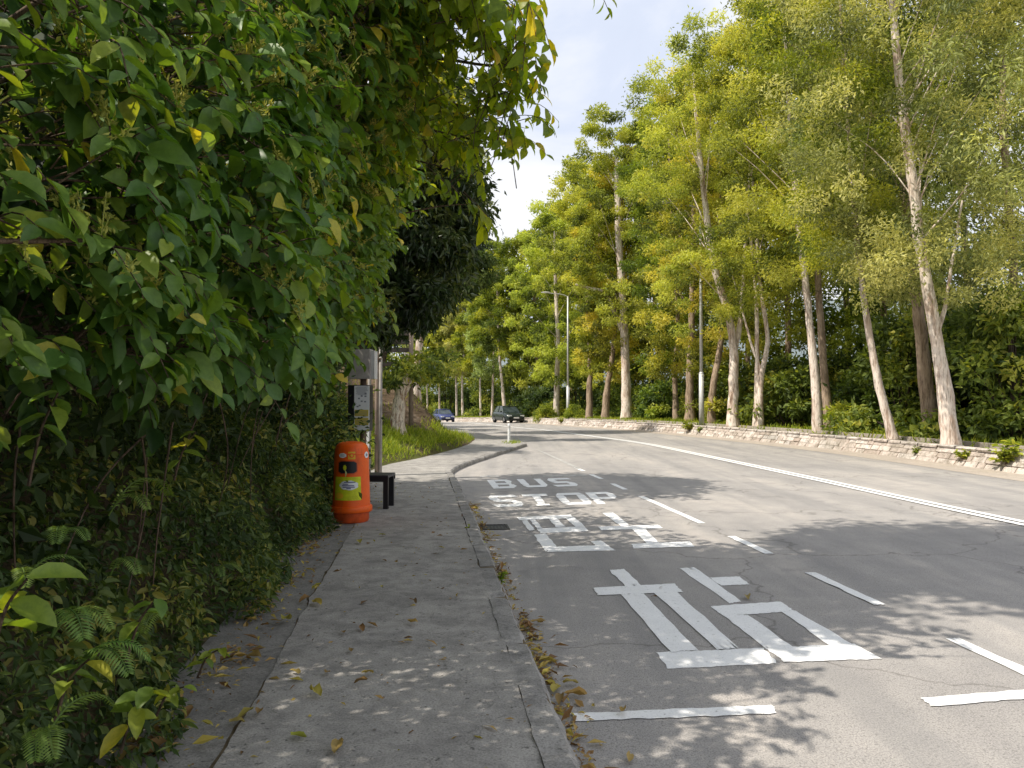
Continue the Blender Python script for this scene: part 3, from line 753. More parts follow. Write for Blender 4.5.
rtree('thick straight brown trunk in the shade right of the far lamp post', 57, [(589,416),(590,385),(590,350),(588,300)], 9, YG, BB_, 19.0, 2.6, 3.8, 120, 230, .29)
rtree('grey trunk with low leafy boughs left of the far lamp post', 65, [(556,417),(557,380),(558,340),(556,290)], 8, YG, WB_, 18, 3.0, 4.2, 120, 230, .32)
rtree('slim pale leaning tree behind the black car', 80, [(505,416),(502,380),(499,350),(498,320)], 4.5, MG, WB_, 18.5, 6.5, 3.6, 100, 200, .36)
rtree('slender grey pole-like tree just left of the black car', 84, [(492,417),(493,380),(494,340),(494,310)], 3.2, GG, WB_, 18, 4.6, 3.3, 100, 190, .38)
for i, (px, Y, w, lab) in enumerate(((481,92,2.6,'slender pale trunk beyond the bend, right of the twin stems'), (463,97,3.0,'right one of the twin pale trunks beyond the bend'), (457,99,2.8,'left one of the twin pale trunks beyond the bend'), (440,104,2.4,'very thin pale trunk rising behind the blue car'), (428,108,2.4,'thin pale trunk farthest left beyond the bend'))):
    rtree(lab, Y, [(px,419),(px-1,380),(px+1,350),(px,330)], w, (MG, GG, YG)[i % 3], WB_, 17 - i*.7, 5.5, 3.4, 80, 170, .42, group='slender trees beyond the bend')
# tree whose trunk stands just outside the right edge, boughs reaching in
make_tree('roadside_tree', 'tree with grey-green boughs hanging in from the top right corner', [([(12.6,14.6,.35),(12.7,14.6,4),(12.3,14.8,8),(12.0,15,12)], .22, .08)], 5.2, 13, 4.2, 95, 240, .15, .05, M['greygreen'], M['bark_brown'], 'trees along the top of the stone wall')
# second row, behind
second = []
for i, (px, Y, top, leafm, lab) in enumerate((
    (1010,27,17,'greygreen','pale-leaved tree in the second row, behind the nearest white tree'), (965,33,18,'midgreen','dense green tree in the second row near the right edge'),
    (880,36,19,'midgreen','green tree in the second row behind the thin curved tree'), (845,42,20,'greygreen','grey-green tree in the second row behind the close pair'),
    (785,40,20.5,'yellowgreen','yellow-green tree in the second row right of the S-bent tree'), (745,48,22,'midgreen','tall green tree in the second row behind the forked white tree'),
    (700,52,22,'yellowgreen','tall yellow-green tree in the second row above the nearer lamp post'), (655,58,22,'midgreen','bronze-topped tree in the second row right of the biggest forked tree'),
    (600,68,21.5,'yellowgreen','tall yellow tree in the second row above the far lamp post'), (570,74,20,'midgreen','green tree in the second row left of the far lamp post'),
    (535,80,19,'yellowgreen','bright yellow-green tree at the left end of the second row'))):
    p = right_pt(px, Y)
    make_tree('woodland_tree', lab, [([p + np.array([0,0,-.1]), p + np.array([.2,0,5]), p + np.array([-.1,0,11]), p + np.array([.1,.1,top*.97])], .24, .05)], 3.5, top, 4.0, 110, 190, .0046*Y+.10, .0018*Y+.035, M[leafm], M['bark_brown'], 'second row of trees', cl=1.05)

# left side, beyond the bus stop
p = left_pt(20.5, 3.2)
# dark glossy tree hanging over the pavement by the bus stop
make_tree('glossy_tree', 'dense dark glossy-leaved tree drooping above the bus stop', [([(-4.2,13.5,1.6),(-2.7,13.4,2.5),(-1.95,13.4,3.8),(-1.8,13.4,7.2)], .13, .04)], 1.05, 5.5, 1.2, 150, 160, .17, .062, M['glossy'], M['bark_dark'], cl=.5, droop=.8, bias=(.3, 0))
make_tree('pale_tree', 'pale grey-green tree beyond the bus stop on the left of the road', [([(-4.6,37,1.4),(-4.4,37,5),(-3.9,37,9),(-3.2,37,13)], .24, .07)], 6, 13.2, 2.5, 120, 220, .22, .08, M['greygreen'], M['bark_white'], cl=.75)
make_tree('shadowed_tree', 'dark bushy bough reaching toward the road in front of the pale tree', [([(-5.2,30,1.7),(-4.8,30,4),(-3.2,30,5.6),(-1.6,30,6.5)], .16, .05)], 2.4, 5.6, 1.3, 60, 170, .2, .075, M['darkgreen'], M['bark_dark'], cl=.55)
# peeling trunk on the slope
pb = at(398, 421, 23.4)
g0 = left_pt(23.4, float(np.interp(23.4, Tl[:, 1], Tl[:, 0]) - pb[0]))
make_tree('peeling_tree', 'short tree with knobbly peeling cream and brown trunk at the head of the grass slope', [([g0 - np.array([0,0,.1]), at(399,405,23.4), at(402,385,23.4), at(404,368,23.4), at(406,354,23.4)], .25, .10), ([at(402,395,23.5), at(408,386,23.5), at(410,376,23.5)], .13, .05)], 1.55, 2.5, 1.15, 22, 110, .17, .08, M['shrub'], M['bark_peel'], cl=.42, bias=(.9, 0))
# trees on the bank at left: crowns set out of view, shaped to shade road and pavement
def bank_tree(label, x, y, top, z0, Rx, ncl, per, bias=(0, 0), cl=.8, L=.2):
    z = left_pt(y, float(np.interp(y, Tl[:, 1], Tl[:, 0]) - x))[2]
    return make_tree('bank_tree', label, [([(x,y,z-.1),(x+.1,y,z+2.5),(x+.4,y,z+5),(x+.7,y,z+top*.9)], .2, .05)], z0-z, top-z, Rx, ncl, per, L, L*.42, M['midgreen'], M['bark_dark'], 'tall trees on the left bank', bias, cl)
def spreading_tree(label, x, y, masses, L=.2):
    """tree on the bank with its crown in a few spreading masses: (centre, radii, clumps)"""
    z = left_pt(y, float(np.interp(y, Tl[:, 1], Tl[:, 0]) - x))[2]; b = np.array([x, y, z])
    root = empty('bank_tree', b, label, 'tree', 'tall trees on the left bank'); gt, gc = Geo(), Geo()
    tube(gt, spline([[0,0,-.1],[.1,.1,2.2],[.3,0,4],[.5,.1,6.3]], 14), np.linspace(.2, .07, 14), 10, wob=.1)
    for c, r, n in masses:
        c = np.array(c) - b; r = np.array(r)
        d = unit(rng.normal(size=(n, 3)))*(rng.uniform(0, 1, n)**.45)[:, None]
        C = c + d*r
        crown_leaves(gc, C, np.tile(np.array([.6,.6,.42]), (n, 1))*rng.uniform(.7, 1.2, (n, 1)), 95, L, L*.45, .3)
        tube(gt, spline([[.3,0,4], (np.array([.3,0,4.3]) + c)/2 + np.array([0,0,.4]), c], 10), np.linspace(.08, .03, 10), 7)
        for q in range(0, n, 8): tube(gt, spline([c, (c + C[q])/2, C[q]], 6), np.linspace(.03, .01, 6), 5, cap=False)
    gt.build('trunk', M['bark_dark'], root, True); gc.build('crown', M['midgreen'], root)
spreading_tree('tall tree on the left bank behind the bus stop, hidden by the glossy tree', -4.8, 12.6, [((-2.7,13.0,6.2),(2.0,2.4,1.2),120), ((-4.6,11.2,4.4),(1.3,1.6,1.0),45)])
spreading_tree('tall tree on the left bank behind the litter bin', -4.4, 6.0, [((-.1,5.7,7.9),(2.5,2.2,.9),260), ((2.2,5.6,8.4),(1.7,1.7,.7),130), ((-4.3,4.6,4.6),(1.2,2.9,.8),110), ((-1.8,5.5,5.15),(1.25,1.7,.45),85)])
spreading_tree('tall tree on the left bank beside the camera', -4.8, -1.8, [((-5.0,-2.4,5.6),(1.3,1.4,.9),50), ((.2,-2.5,7.6),(1.5,.7,.7),40)])
spreading_tree('tall tree on the left bank at the left edge', -5.6, 9.0, [((-4.4,8.4,4.6),(1.3,2.2,1.0),90)])
for i, (x, y) in enumerate(((-9, 22), (-8.5, 31), (-11, 40), (-10.5, 49), (-14, 60), (-17, 72))):
    bank_tree('tree standing on the left slope, row number %s from the bus stop' % ('one', 'two', 'three', 'four', 'five', 'six')[i], x, y, 11 + (i % 3), 2.0, 3.2, 90, 150, cl=1.0, L=.3)

# ------------------------------------------------------------------ understorey right
def shrub_proto(leafm, n=40, per=130, L=.24, h=2.6, w=1.9):
    root = empty('understorey_shrub', (0, 0, 0), 'dark leafy shrub in the shade behind the roadside trees', 'shrub', 'shrubs behind the roadside trees')
    a = rng.uniform(0, 2*math.pi, n); z = h*rng.uniform(.06, 1, n); rr = w*np.sqrt(rng.uniform(.05, 1, n))*np.sqrt(np.clip(1.08 - z/h, .08, 1))
    C = np.c_[rr*np.cos(a), rr*np.sin(a), z]; Rd = np.stack([rng.uniform(.35, .6, n)]*2 + [rng.uniform(.25, .45, n)], 1)
    gc = Geo(); crown_leaves(gc, C, Rd, per, L, L*.5, .2)
    gt = Geo()
    for q in range(0, n, 3): tube(gt, spline([[C[q][0]*.2, C[q][1]*.2, -.1], C[q]*.6 + np.array([0,0,.2]), C[q]], 6), np.linspace(.05, .012, 6), 5, cap=False)
    gt.build('stems', M['bark_dark'], root, True); gc.build('foliage', M[leafm], root)
    return root
protos = [shrub_proto('shrub'), shrub_proto('shrub', 46, 130, .2, 3.4, 2.1), shrub_proto('darkgreen', 44, 130, .26, 3.0, 2.2), shrub_proto('midgreen', 36, 130, .17, 1.5, 1.3)]
used = [False]*4
spots = []
for px, Y in ((1060,22),(1015,21.5),(985,24.5),(1040,26),(958,27),(905,26.5),(872,29),(850,33),(795,33),(778,37),(745,38),(725,41),(705,43),(660,47),(648,51),(640,55),(668,56),(618,62),(598,64),(578,66),(545,70),(530,76),(515,86),(488,94),(470,104),(448,108),(422,112),(1000,30),(930,32),(895,35),(835,37),(815,41),(770,45),(690,52),(560,80),(500,98),(410,116)):
    spots.append((px, Y, int(rng.integers(0, 3))))
for px, Y in ((1040,22),(912,25.5),(846,31.5),(775,34.5),(655,48),(545,64),(530,70),(575,59)):
    spots.append((px, Y, 3))
for px, Y, k in spots:
    p = right_pt(px, Y, -.1); sc = rng.uniform(.8, 1.15)*(.62 if k == 3 else 1) * (1 + max(0, Y-50)*.006)
    if k == 3: lab = 'low light green shrub at the foot of the roadside trees'; gr = 'low shrubs at the foot of the roadside trees'
    else: lab = 'dark leafy shrub in the shade behind the roadside trees'; gr = 'shrubs behind the roadside trees'
    if not used[k]:
        o = protos[k]; o.location = p; o.rotation_euler.z = rng.uniform(0, 6); o.scale = (sc,)*3; used[k] = True
    else: o = copy_tree(protos[k], p, rng.uniform(0, 6), sc)
    o['label'] = lab; o['group'] = gr
# small tree with dark crooked boughs at right
pr = right_pt(985, 24)
make_tree('crooked_tree', 'small tree with dark crooked boughs spreading low behind the wall at the right edge', [([pr - np.array([0,0,.1]), at(986,405,24), at(1003,378,24), at(1022,350,24)], .12, .05), ([at(987,408,24), at(975,390,24), at(955,372,24)], .07, .03), ([at(1003,378,24), at(990,358,24), at(980,352,24)], .05, .02)], 1.2, 4.6, 2.4, 45, 130, .19, .085, M['shrub'], M['bark_dark'], cl=.5)
# mass of woodland far behind: one uncountable mass
g = Geo(); C = []
for i in range(300):
    f = rng.uniform(0, 1); q = Wf[int(60 + f*(len(Wf)-61))]; nn = Nw[int(60 + f*(len(Wf)-61))]
    o = rng.uniform(14, 26); p = q + nn*o; C.append([p[0], p[1], float(drop(p[1])) + .6 + rng.uniform(0, 3.2)])
C = np.array(C); crown_leaves(g, C, np.tile(np.array([1.7,1.7,1.1]), (len(C),1)), 90, .55, .26, .2, shade=rng.uniform(0, .75, len(C)))
tag(g.build('far_woodland', M['shrub']), 'dark mass of woodland closing the view behind the roadside trees', 'woodland', kind='stuff')
g = Geo(); C = []
for i in range(330):
    x = rng.uniform(-75, 8); C.append([x, 126 + .1*x + rng.uniform(0, 16), -1.4 + rng.uniform(0, 1)**1.4*17])
C = np.array(C); crown_leaves(g, C, np.tile(np.array([3.0,3.0,1.8]), (len(C),1)), 150, .7, .3, .2)
tag(g.build('far_treeline', M['yellowgreen']), 'hazy yellow-green treeline across the far side of the bend', 'woodland', kind='stuff')
# distant hillside
nx, ny = 90, 14; V = []
for a in range(nx+1):
    for b in range(ny+1):
        x = -500 + 1150*a/nx; f = b/ny; y = 230 + f*260 - .18*x
        hh = 62*math.sin(math.pi*.5*f)**1.2*(1 + .25*math.sin(x*.013+1) + .12*math.sin(x*.041)) * (.35 + .65*sstep(-150, 250, x))
        V.append([x, y, -2 + hh + rng.normal(0, 1.2)*f])
Q = [[a*(ny+1)+b, (a+1)*(ny+1)+b, (a+1)*(ny+1)+b+1, a*(ny+1)+b+1] for a in range(nx) for b in range(ny)]
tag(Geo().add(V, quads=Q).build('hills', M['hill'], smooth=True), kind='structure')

# ------------------------------------------------------------------ grass
def grass(name, label, pts, h, w, mat='grass'):
    P = np.array(pts); n = len(P); g = Geo()
    T = unit(rng.normal(size=(n, 3))*.45 + np.array([0, 0, 1.0])); N = rng.normal(size=(n, 3))
    leaves(g, P, T, N, h*rng.uniform(.5, 1.3, n), w*rng.uniform(.7, 1.3, n), BLADE, np.clip(rng.normal(.5, .25, n), 0, 1))
    return tag(g.build(name, M[mat]), label, 'grass', kind='stuff')
pts = []
while len(pts) < 9000:
    Y = rng.uniform(15.5, 30); o = rng.uniform(.05, 3.6)
    if Y > 24.8 and o > 1.25 + .25*math.sin(Y*3): continue
    if o < .35 and rng.uniform() < .6: continue
    if math.sin(Y*1.7 + o*2) * math.sin(o*3.1 - Y*.9) < -.45: continue
    pts.append(left_pt(Y, o))
grass('slope_grass', 'bright green grass growing on the slope behind the bus stop', pts, .25, .02)
pts = []
for i in range(1500):
    Y = rng.uniform(25.5, 34); o = 1.0 + rng.uniform(0, 1)**1.3*3.2
    if math.sin(Y*2.3 + o*3)*math.sin(o*4.7 - Y) > -.1: pts.append(left_pt(Y, o))
grass('mound_grass', 'dry thin grass growing in tufts on the brown earth mound', pts, .2, .018, 'grass')
pts = []
while len(pts) < 16000:
    i = int(rng.integers(60, len(Wf)*.82)); o = rng.uniform(.65, 4.5)
    p = Wf[i] + Nw[i]*o + rng.normal(0, .15, 2)
    if o < 1.0 and rng.uniform() < .75: continue
    pts.append([p[0], p[1], float(drop(p[1])) + float(right_h(o)) + (.0)])
grass('verge_grass', 'short green grass on the strip behind the stone wall', pts, .24, .035)
pts = []
for i in range(240):
    a = rng.uniform(0, 1); b = rng.normal(0, .25); p = np.array([.18 - .3*a + b*.6, 26.8 + a*1.6 + b, PZ]); pts.append(p)
grass('kerb_corner_grass', 'yellowing grass at the tip of the pavement around the white post', pts, .09, .012)

# weeds growing out of the wall and kerb
def weed(name, label, cat, loc, n, h, w, mat, L, Wd, group=None, spread=1.0, tm=OVA):
    root = empty(name, loc, label, cat, group); g = Geo(); gs = Geo()
    for k in range(n):
        d = unit(np.r_[rng.normal(0, .7, 2)*spread, 1.0]); hh = h*rng.uniform(.5, 1.1)
        tip = d*hh; mid = tip*.5 + np.array([0, 0, .1*hh])
        pth = spline([[0,0,-.02], mid, tip], 6); tube(gs, pth, np.linspace(.005, .002, 6), 4, cap=False)
        m = max(3, int(hh/L*3)); f = rng.uniform(.25, 1, m); P = np.stack([np.interp(f, np.linspace(0, 1, 6), pth[:, q]) for q in range(3)], 1)
        T = unit(np.c_[rng.normal(size=(m, 2)), rng.uniform(-.3, .5, m)]); N = np.tile([0, 0, 1.0], (m, 1)) + rng.normal(0, .25, (m, 3))
        leaves(g, P, T, N, L*rng.uniform(.7, 1.2, m), Wd*rng.uniform(.8, 1.1, m), tm, rng.uniform(0, 1, m))
    gs.build('stems', M['twig'], root); g.build('foliage', M[mat], root)
    return root
def wallpt(px, py): 
    k = np.argmin(np.abs((Wf[:, 0]/np.maximum(Wf[:, 1], .1))*F + CX - px) + (Wf[:, 1] < 5)*9999); p = Wf[k]; return np.array([p[0] + Nw[k][0]*.12, p[1] + Nw[k][1]*.12, float(drop(p[1])) + .16])
for px, sc, lab in ((995, 1.35, 'biggest clump of yellow-green weeds spilling down the stone wall at the right edge'), (960, .7, 'small reddish weed clump low on the wall left of the biggest weeds'), (911, .55, 'small green tuft sprouting from the wall below the thin curved tree'), (687, 1.2, 'round green bush growing at the wall foot left of the nearer lamp post'), (699, .6, 'little tuft on the wall just below the nearer lamp post'), (560, 1.0, 'green weeds on the far wall below the far lamp post')):
    weed('wall_weed', lab, 'weed', wallpt(px, 0), int(16*sc)+6, .42*sc, 1, 'midgreen', .10*sc+.03, .05*sc+.015, 'weeds in the stone wall')
for (px, py), lab in (((469,533), 'bright green weed tuft in the kerb joint beside the drain grate'), ((477,547), 'small dry weed in the gutter just nearer than the drain grate'), ((500,583), 'tiny weed at the kerb halfway along the pavement')):
    weed('kerb_weed', lab, 'weed', gp(px, py, .03), 9, .10, 1, 'grass', .05, .02, 'weeds along the kerb')

# ------------------------------------------------------------------ left hedge
def hn(s, z): return .16*math.sin(1.7*s + 1.1*z) + .13*math.sin(3.1*s - 2.3*z + 1) + .09*math.sin(6.3*s + 4.1*z + 2)
def t_front(s, z):
    zz = [1.45, 1.7, 2.0, 2.4, 3.0, 3.6, 4.2]
    near = [-1.35, -1.1, -1.02, -.98, -.9, -.75, -.6]
    mid = [-1.1, -.78, -.62, -.52, -.45, -.3, .0]
    far = [-1.0, -.66, -.44, -.34, -.26, -.1, .1]
    return float(np.interp(s, [1.5, 3.3, 5.2, 8.0], [np.interp(z, zz, near), np.interp(z, zz, mid), np.interp(z, zz, far), np.interp(z, zz, far) - .25])) + hn(s, z)*.55
OUT = np.array([UY, -UX, 0]); 
def sprig(gl, gs, p, d, n, L, ln, bright, tm=OVA, flower=None, tk=.004):
    """a leafy shoot: stem from p along d drooping at the end, alternate leaves hanging on both sides"""
    d = unit(d); pts = spline([p - d*ln*.6, p, p + d*ln*.45 + np.array([0,0,-.06*ln]), p + d*ln*.75 + np.array([0,0,-.3*ln])], 9)
    tube(gs, pts, np.linspace(tk, tk*.4, 9), 4, cap=False)
    f = np.linspace(.3, 1, n); P = np.stack([np.interp(f, np.linspace(0, 1, 9), pts[:, q]) for q in range(3)], 1)
    side = unit(np.cross(d, np.array([0, 0, 1.0])) + 1e-6)
    sg = np.where(np.arange(n) % 2, 1.0, -1.0)[:, None]
    T = unit(side*sg*rng.uniform(.4, 1, (n, 1)) + d*rng.uniform(.2, .8, (n, 1)) + np.c_[rng.normal(0, .25, (n, 2)), rng.uniform(-1.05, -.1, n)])
    N = unit(np.tile(np.array([.6*OUT[0], .6*OUT[1]-.35, .75]), (n, 1)) + rng.normal(0, .33, (n, 3)))
    Ls = L*rng.uniform(.45, 1.25, n)*np.where(f > .9, .7, 1)
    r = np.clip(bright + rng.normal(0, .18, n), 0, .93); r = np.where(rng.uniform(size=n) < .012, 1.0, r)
    leaves(gl, P, T, N, Ls, Ls*rng.uniform(.48, .64, n), tm, r)
    if flower is not None:
        for sp in range(4):
            m = 22; q0 = pts[int(rng.integers(4, 8))]; ax = unit(np.r_[rng.normal(0, .6, 2), .8])*rng.uniform(.06, .13); fq = rng.uniform(0, 1, (m, 1))
            q = q0 + ax*fq + rng.normal(0, .011, (m, 3))*(1.3 - fq)
            leaves(flower, q, rng.normal(size=(m, 3)) + np.array([0,0,.6]), rng.normal(size=(m, 3)), rng.uniform(.014, .032, m), rng.uniform(.007, .014, m), RHO, rng.uniform(0, 1, m))
            tube(flower, [q0, q0 + ax], .0022, 4, cap=False)
shrubs = [
 ('tangled broad-leaved shrub at the left edge, close to the camera', .6, 2.5, 1.55, 3.25, 290, .112),
 ('broad-leaved shrub with yellowish flower sprays overhanging the pavement, left of the bin', 2.5, 4.3, 1.68, 4.1, 500, .122),
 ('broad-leaved shrub bulging out just above and left of the litter bin', 4.3, 6.6, 1.8, 4.4, 560, .128),
 ('broad-leaved shrub hanging in front of the bus stop sign box', 6.6, 9.6, 2.2, 4.6, 400, .142)]
for lab, s0, s1, z0, z1, ns, L in shrubs:
    b = RC((s0+s1)/2, -2.5, 1.2); root = empty('overhanging_shrub', b, lab, 'shrub', 'broad-leaved shrubs over the pavement')
    gl, gs, gf = Geo(), Geo(), Geo()
    for k in range(ns):
        s = rng.uniform(s0, s1); z = z0 + (2.95 + (max(z1, 3.0)-2.95)*float(sstep(2.3, 4.2, s)) - z0)*rng.uniform(0, 1)**.9
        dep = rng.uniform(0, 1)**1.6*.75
        z_edge = z0 + .25*hn(s*1.3+2, 0)
        if z < z_edge: z = z_edge + rng.uniform(0, .3)
        p = RC(s, t_front(s, z) - .22 - dep, z) - b
        d = OUT*rng.uniform(.4, 1) + np.array([UX, UY, 0])*rng.normal(-.1, .6) + np.array([0, 0, rng.normal(.1, .4)])
        sprig(gl, gs, p, d, int(rng.integers(7, 12)), L, rng.uniform(.26, .44), .56 - .55*dep + .2*hn(s, z), flower=gf if (rng.uniform() < .3 and z > 1.95 and s < 6.5) else None)  # leaf tone darkens with depth, inner shade put into the colour
    for k in range(14):      # woody stems inside
        s = rng.uniform(s0, s1); a = RC(s + rng.normal(0, .3), -2.6, 1.0) - b; e = RC(s, t_front(s, 2.6) - .3, rng.uniform(1.8, z1)) - b
        tube(gs, spline([a, (a+e)/2 + np.array([0,0,.4]) + rng.normal(0, .1, 3), e], 10), np.linspace(.018, .006, 10), 5, cap=False)
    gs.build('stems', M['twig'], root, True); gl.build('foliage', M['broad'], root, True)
    if gf.n: gf.build('flower_sprays', M['flower'], root)

# high boughs reaching over the pavement, lit from above
b = RC(5.5, -3.0, 2.0); root = empty('overhanging_tree', b, 'tree with sunlit broad leaves whose boughs reach over the pavement against the sky', 'tree')
gl, gs = Geo(), Geo()
def bough(pts, r0, n, L, spread, per=(6, 10)):
    P = spline(np.array(pts), 24); tube(gs, P - b, np.linspace(r0, .006, 24), 6, cap=False)
    for k in range(n):
        f = rng.uniform(.12, 1); q = np.array([np.interp(f, np.linspace(0, 1, 24), P[:, c]) for c in range(3)])
        i = min(int(f*23), 22); d = unit(P[i+1] - P[i])
        q = q + rng.normal(0, spread, 3)*np.array([1, 1, .8])
        sprig(gl, gs, q - b, d*.8 + rng.normal(0, .5, 3), int(rng.integers(*per)), L, rng.uniform(.25, .42), rng.uniform(.2, .8), OVB)
A = lambda x, y, Y: at(x, y, Y)
for pts, r0, n in (
    ([A(230,40,5.8), A(330,20,5.5), A(420,12,5.2), A(485,15,5.0)], .022, 62),
    ([A(260,80,6.2), A(340,60,5.8), A(430,55,5.5), A(496,62,5.3), A(512,42,5.3)], .018, 62),
    ([A(260,130,6.4), A(350,105,6.0), A(440,100,5.8), A(482,110,5.6), A(500,92,5.5)], .016, 54),
    ([A(280,150,6.8), A(380,125,6.4), A(450,132,6.2), A(480,140,6.0), A(494,128,6.0)], .014, 44),
    ([A(220,-20,5.2), A(340,-30,4.9), A(440,-25,4.7), A(490,-12,4.6)], .025, 62),
    ([A(300,180,7.0), A(360,150,6.8), A(420,160,6.6), A(455,170,6.5)], .012, 16),
    ([A(380,-60,4.3), A(460,-70,4.2), A(515,-50,4.1), A(530,-10,4.1)], .018, 8)):
    bough(pts, r0, n, .125, .13)
tube(gs, spline([RC(5.5,-3.0,1.6)-b, RC(5.6,-2.6,3.0)-b, RC(5.4,-1.6,4.2)-b, RC(5.2,-.6,4.6)-b], 16), np.linspace(.09, .03, 16), 8)
tube(gs, spline([A(405,212,6.6)-b, A(440,205,6.6)-b, A(470,203,6.6)-b], 10), np.linspace(.008, .004, 10), 5)
for p_ in (A(478,205,6.6), A(466,200,6.6)): sprig(gl, gs, p_-b, np.array([.6, 0, -.6]), 8, .16, .3, .75, OVB)
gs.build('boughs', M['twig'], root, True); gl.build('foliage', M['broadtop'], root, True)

# dark inner foliage behind the shrubs
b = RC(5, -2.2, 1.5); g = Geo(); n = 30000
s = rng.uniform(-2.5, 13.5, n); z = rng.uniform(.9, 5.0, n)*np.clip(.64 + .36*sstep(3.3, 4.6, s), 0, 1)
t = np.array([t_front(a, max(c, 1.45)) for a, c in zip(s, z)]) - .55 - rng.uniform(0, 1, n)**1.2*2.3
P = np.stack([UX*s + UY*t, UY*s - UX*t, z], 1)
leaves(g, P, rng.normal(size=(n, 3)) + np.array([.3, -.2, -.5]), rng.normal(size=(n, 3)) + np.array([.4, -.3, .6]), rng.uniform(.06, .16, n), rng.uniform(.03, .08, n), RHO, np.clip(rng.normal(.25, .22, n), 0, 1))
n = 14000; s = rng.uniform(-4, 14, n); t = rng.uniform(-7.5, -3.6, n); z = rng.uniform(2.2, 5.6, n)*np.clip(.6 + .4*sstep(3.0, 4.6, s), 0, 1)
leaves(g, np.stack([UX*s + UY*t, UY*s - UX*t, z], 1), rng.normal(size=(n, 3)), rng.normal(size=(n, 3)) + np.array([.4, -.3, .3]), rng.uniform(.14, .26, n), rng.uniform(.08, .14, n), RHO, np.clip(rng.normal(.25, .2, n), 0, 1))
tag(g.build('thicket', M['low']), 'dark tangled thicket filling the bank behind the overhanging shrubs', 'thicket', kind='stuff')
# creeping undergrowth on the bank
g = Geo(); 
def t_low(s, z): return np.interp(z, [0, .25, .6, 1.0, 1.5], [-1.22, -1.2, -1.35, -1.62, -1.85]) + .12*np.sin(2.3*s+z*2) + .07*np.sin(5.9*s - 3*z + 1)
n = 42000
s = rng.uniform(1.0, 13.5, n)**1.0; z = 1.55*rng.uniform(0, 1, n)**1.1 + .1
t = t_low(s, z) - rng.uniform(0, 1, n)**1.5*.35
P = np.stack([UX*s + UY*t, UY*s - UX*t, z], 1)
big = rng.uniform(size=n) < .3
clump = .5 + .3*np.sin(s*3.3 + z*5) * np.sin(z*4.2 - s*2.1) + .16*np.sin(s*9.1 - z*7)*np.sin(z*11 + s*4)
T = rng.normal(size=(n, 3))*.7 + np.array([.7, -.3, -.45]); N = rng.normal(size=(n, 3))*.6 + np.array([.4, -.3, .9])
rr = np.clip(clump + rng.normal(0, .22, n), 0, 1)
leaves(g, P[big], T[big], N[big], rng.uniform(.04, .095, big.sum()), rng.uniform(.018, .042, big.sum()), OVA, rr[big])
leaves(g, P[~big], T[~big], N[~big], rng.uniform(.03, .075, (~big).sum()), rng.uniform(.008, .02, (~big).sum()), RHO, rr[~big])
tag(g.build('undergrowth', M['low']), 'dense creeping small-leaved undergrowth covering the bank beside the pavement', 'undergrowth', kind='stuff')
# dry twigs and hanging stems
for k in range(14):
    s = rng.uniform(2.4, 8.5); a = RC(s, -1.25 - rng.uniform(0, .3), rng.uniform(1.4, 1.9)); e = RC(s + rng.normal(0, .35), -1.45 - rng.uniform(0, .3), rng.uniform(.5, 1.0))
    g = Geo(); tube(g, spline([a, (a+e)/2 + rng.normal(0, .08, 3), e], 10), np.linspace(.006, .003, 10), 5)
    tag(g.build('dry_vine', M['twig']), 'thin dry brown stem hanging down the shaded bank under the shrubs', 'vine', 'dry stems hanging on the bank')
# ferns
def fern(loc, label, n, L, lean):
    root = empty('fern', loc, label, 'fern', 'ferns on the bank')
    for k in range(n):
        g = Geo(); a = lean + rng.normal(0, .75); d = np.array([math.cos(a), math.sin(a), 0])
        ln = L*rng.uniform(.75, 1.15)
        P = spline([np.zeros(3), d*ln*.35 + np.array([0,0,ln*.4]), d*ln*.75 + np.array([0,0,ln*.42]), d*ln + np.array([0,0,ln*.18])], 16)
        tube(g, P, np.linspace(.004, .001, 16), 4, cap=False, r=.2)
        m = 22; f = np.linspace(.15, .99, m); Q = np.stack([np.interp(f, np.linspace(0, 1, 16), P[:, c]) for c in range(3)], 1)
        dirs = unit(np.stack([np.gradient(P[:, c]) for c in range(3)], 1)); D = np.stack([np.interp(f, np.linspace(0, 1, 16), dirs[:, c]) for c in range(3)], 1)
        sd_ = unit(np.cross(D, np.array([0, 0, 1.0]))); nn = np.cross(sd_, D)
        wl = ln*.30*np.sin(np.pi*np.clip(f*.9+.02, 0, 1))**.8
        for sg in (-1, 1):
            leaves(g, Q, sd_*sg + D*.5 + np.array([0,0,-.12]), nn, wl*.85, ln*.034, RHO, np.clip(.5 + rng.normal(0, .2, m), 0, 1))
        g.build('frond', M['fern'], root)
def bankpt(px, py, Y): return at(px, py, Y)
for px, py, Y, n, L, lab in ((62,528,3.2,3,.20,'fern with one broad pale frond at left, highest on the bank'), (112,560,3.3,2,.22,'fern with a long arching frond on the bank left of centre'), (22,570,2.8,3,.22,'fern at the left edge below the highest fern'), (55,620,2.9,3,.26,'fern with drooping fronds low on the bank at left'), (75,660,2.9,3,.24,'fern in the lower left, above the leafy seedling'), (45,728,2.7,4,.22,'fern in the bottom left corner'), (215,560,5.0,3,.24,'small fern on the bank among creepers left of the bin'), (170,610,4.2,3,.20,'small fern half hidden in the creepers beside the pavement'), (110,500,4.0,3,.3,'dim fern in the shade beneath the shrubs')):
    Y = -(1.02 + .25*(py < 600))/((px-CX)/F*.994 + .11); fern(at(px, py + 15, Y), lab, max(1, n-1), L*.85, -.5)
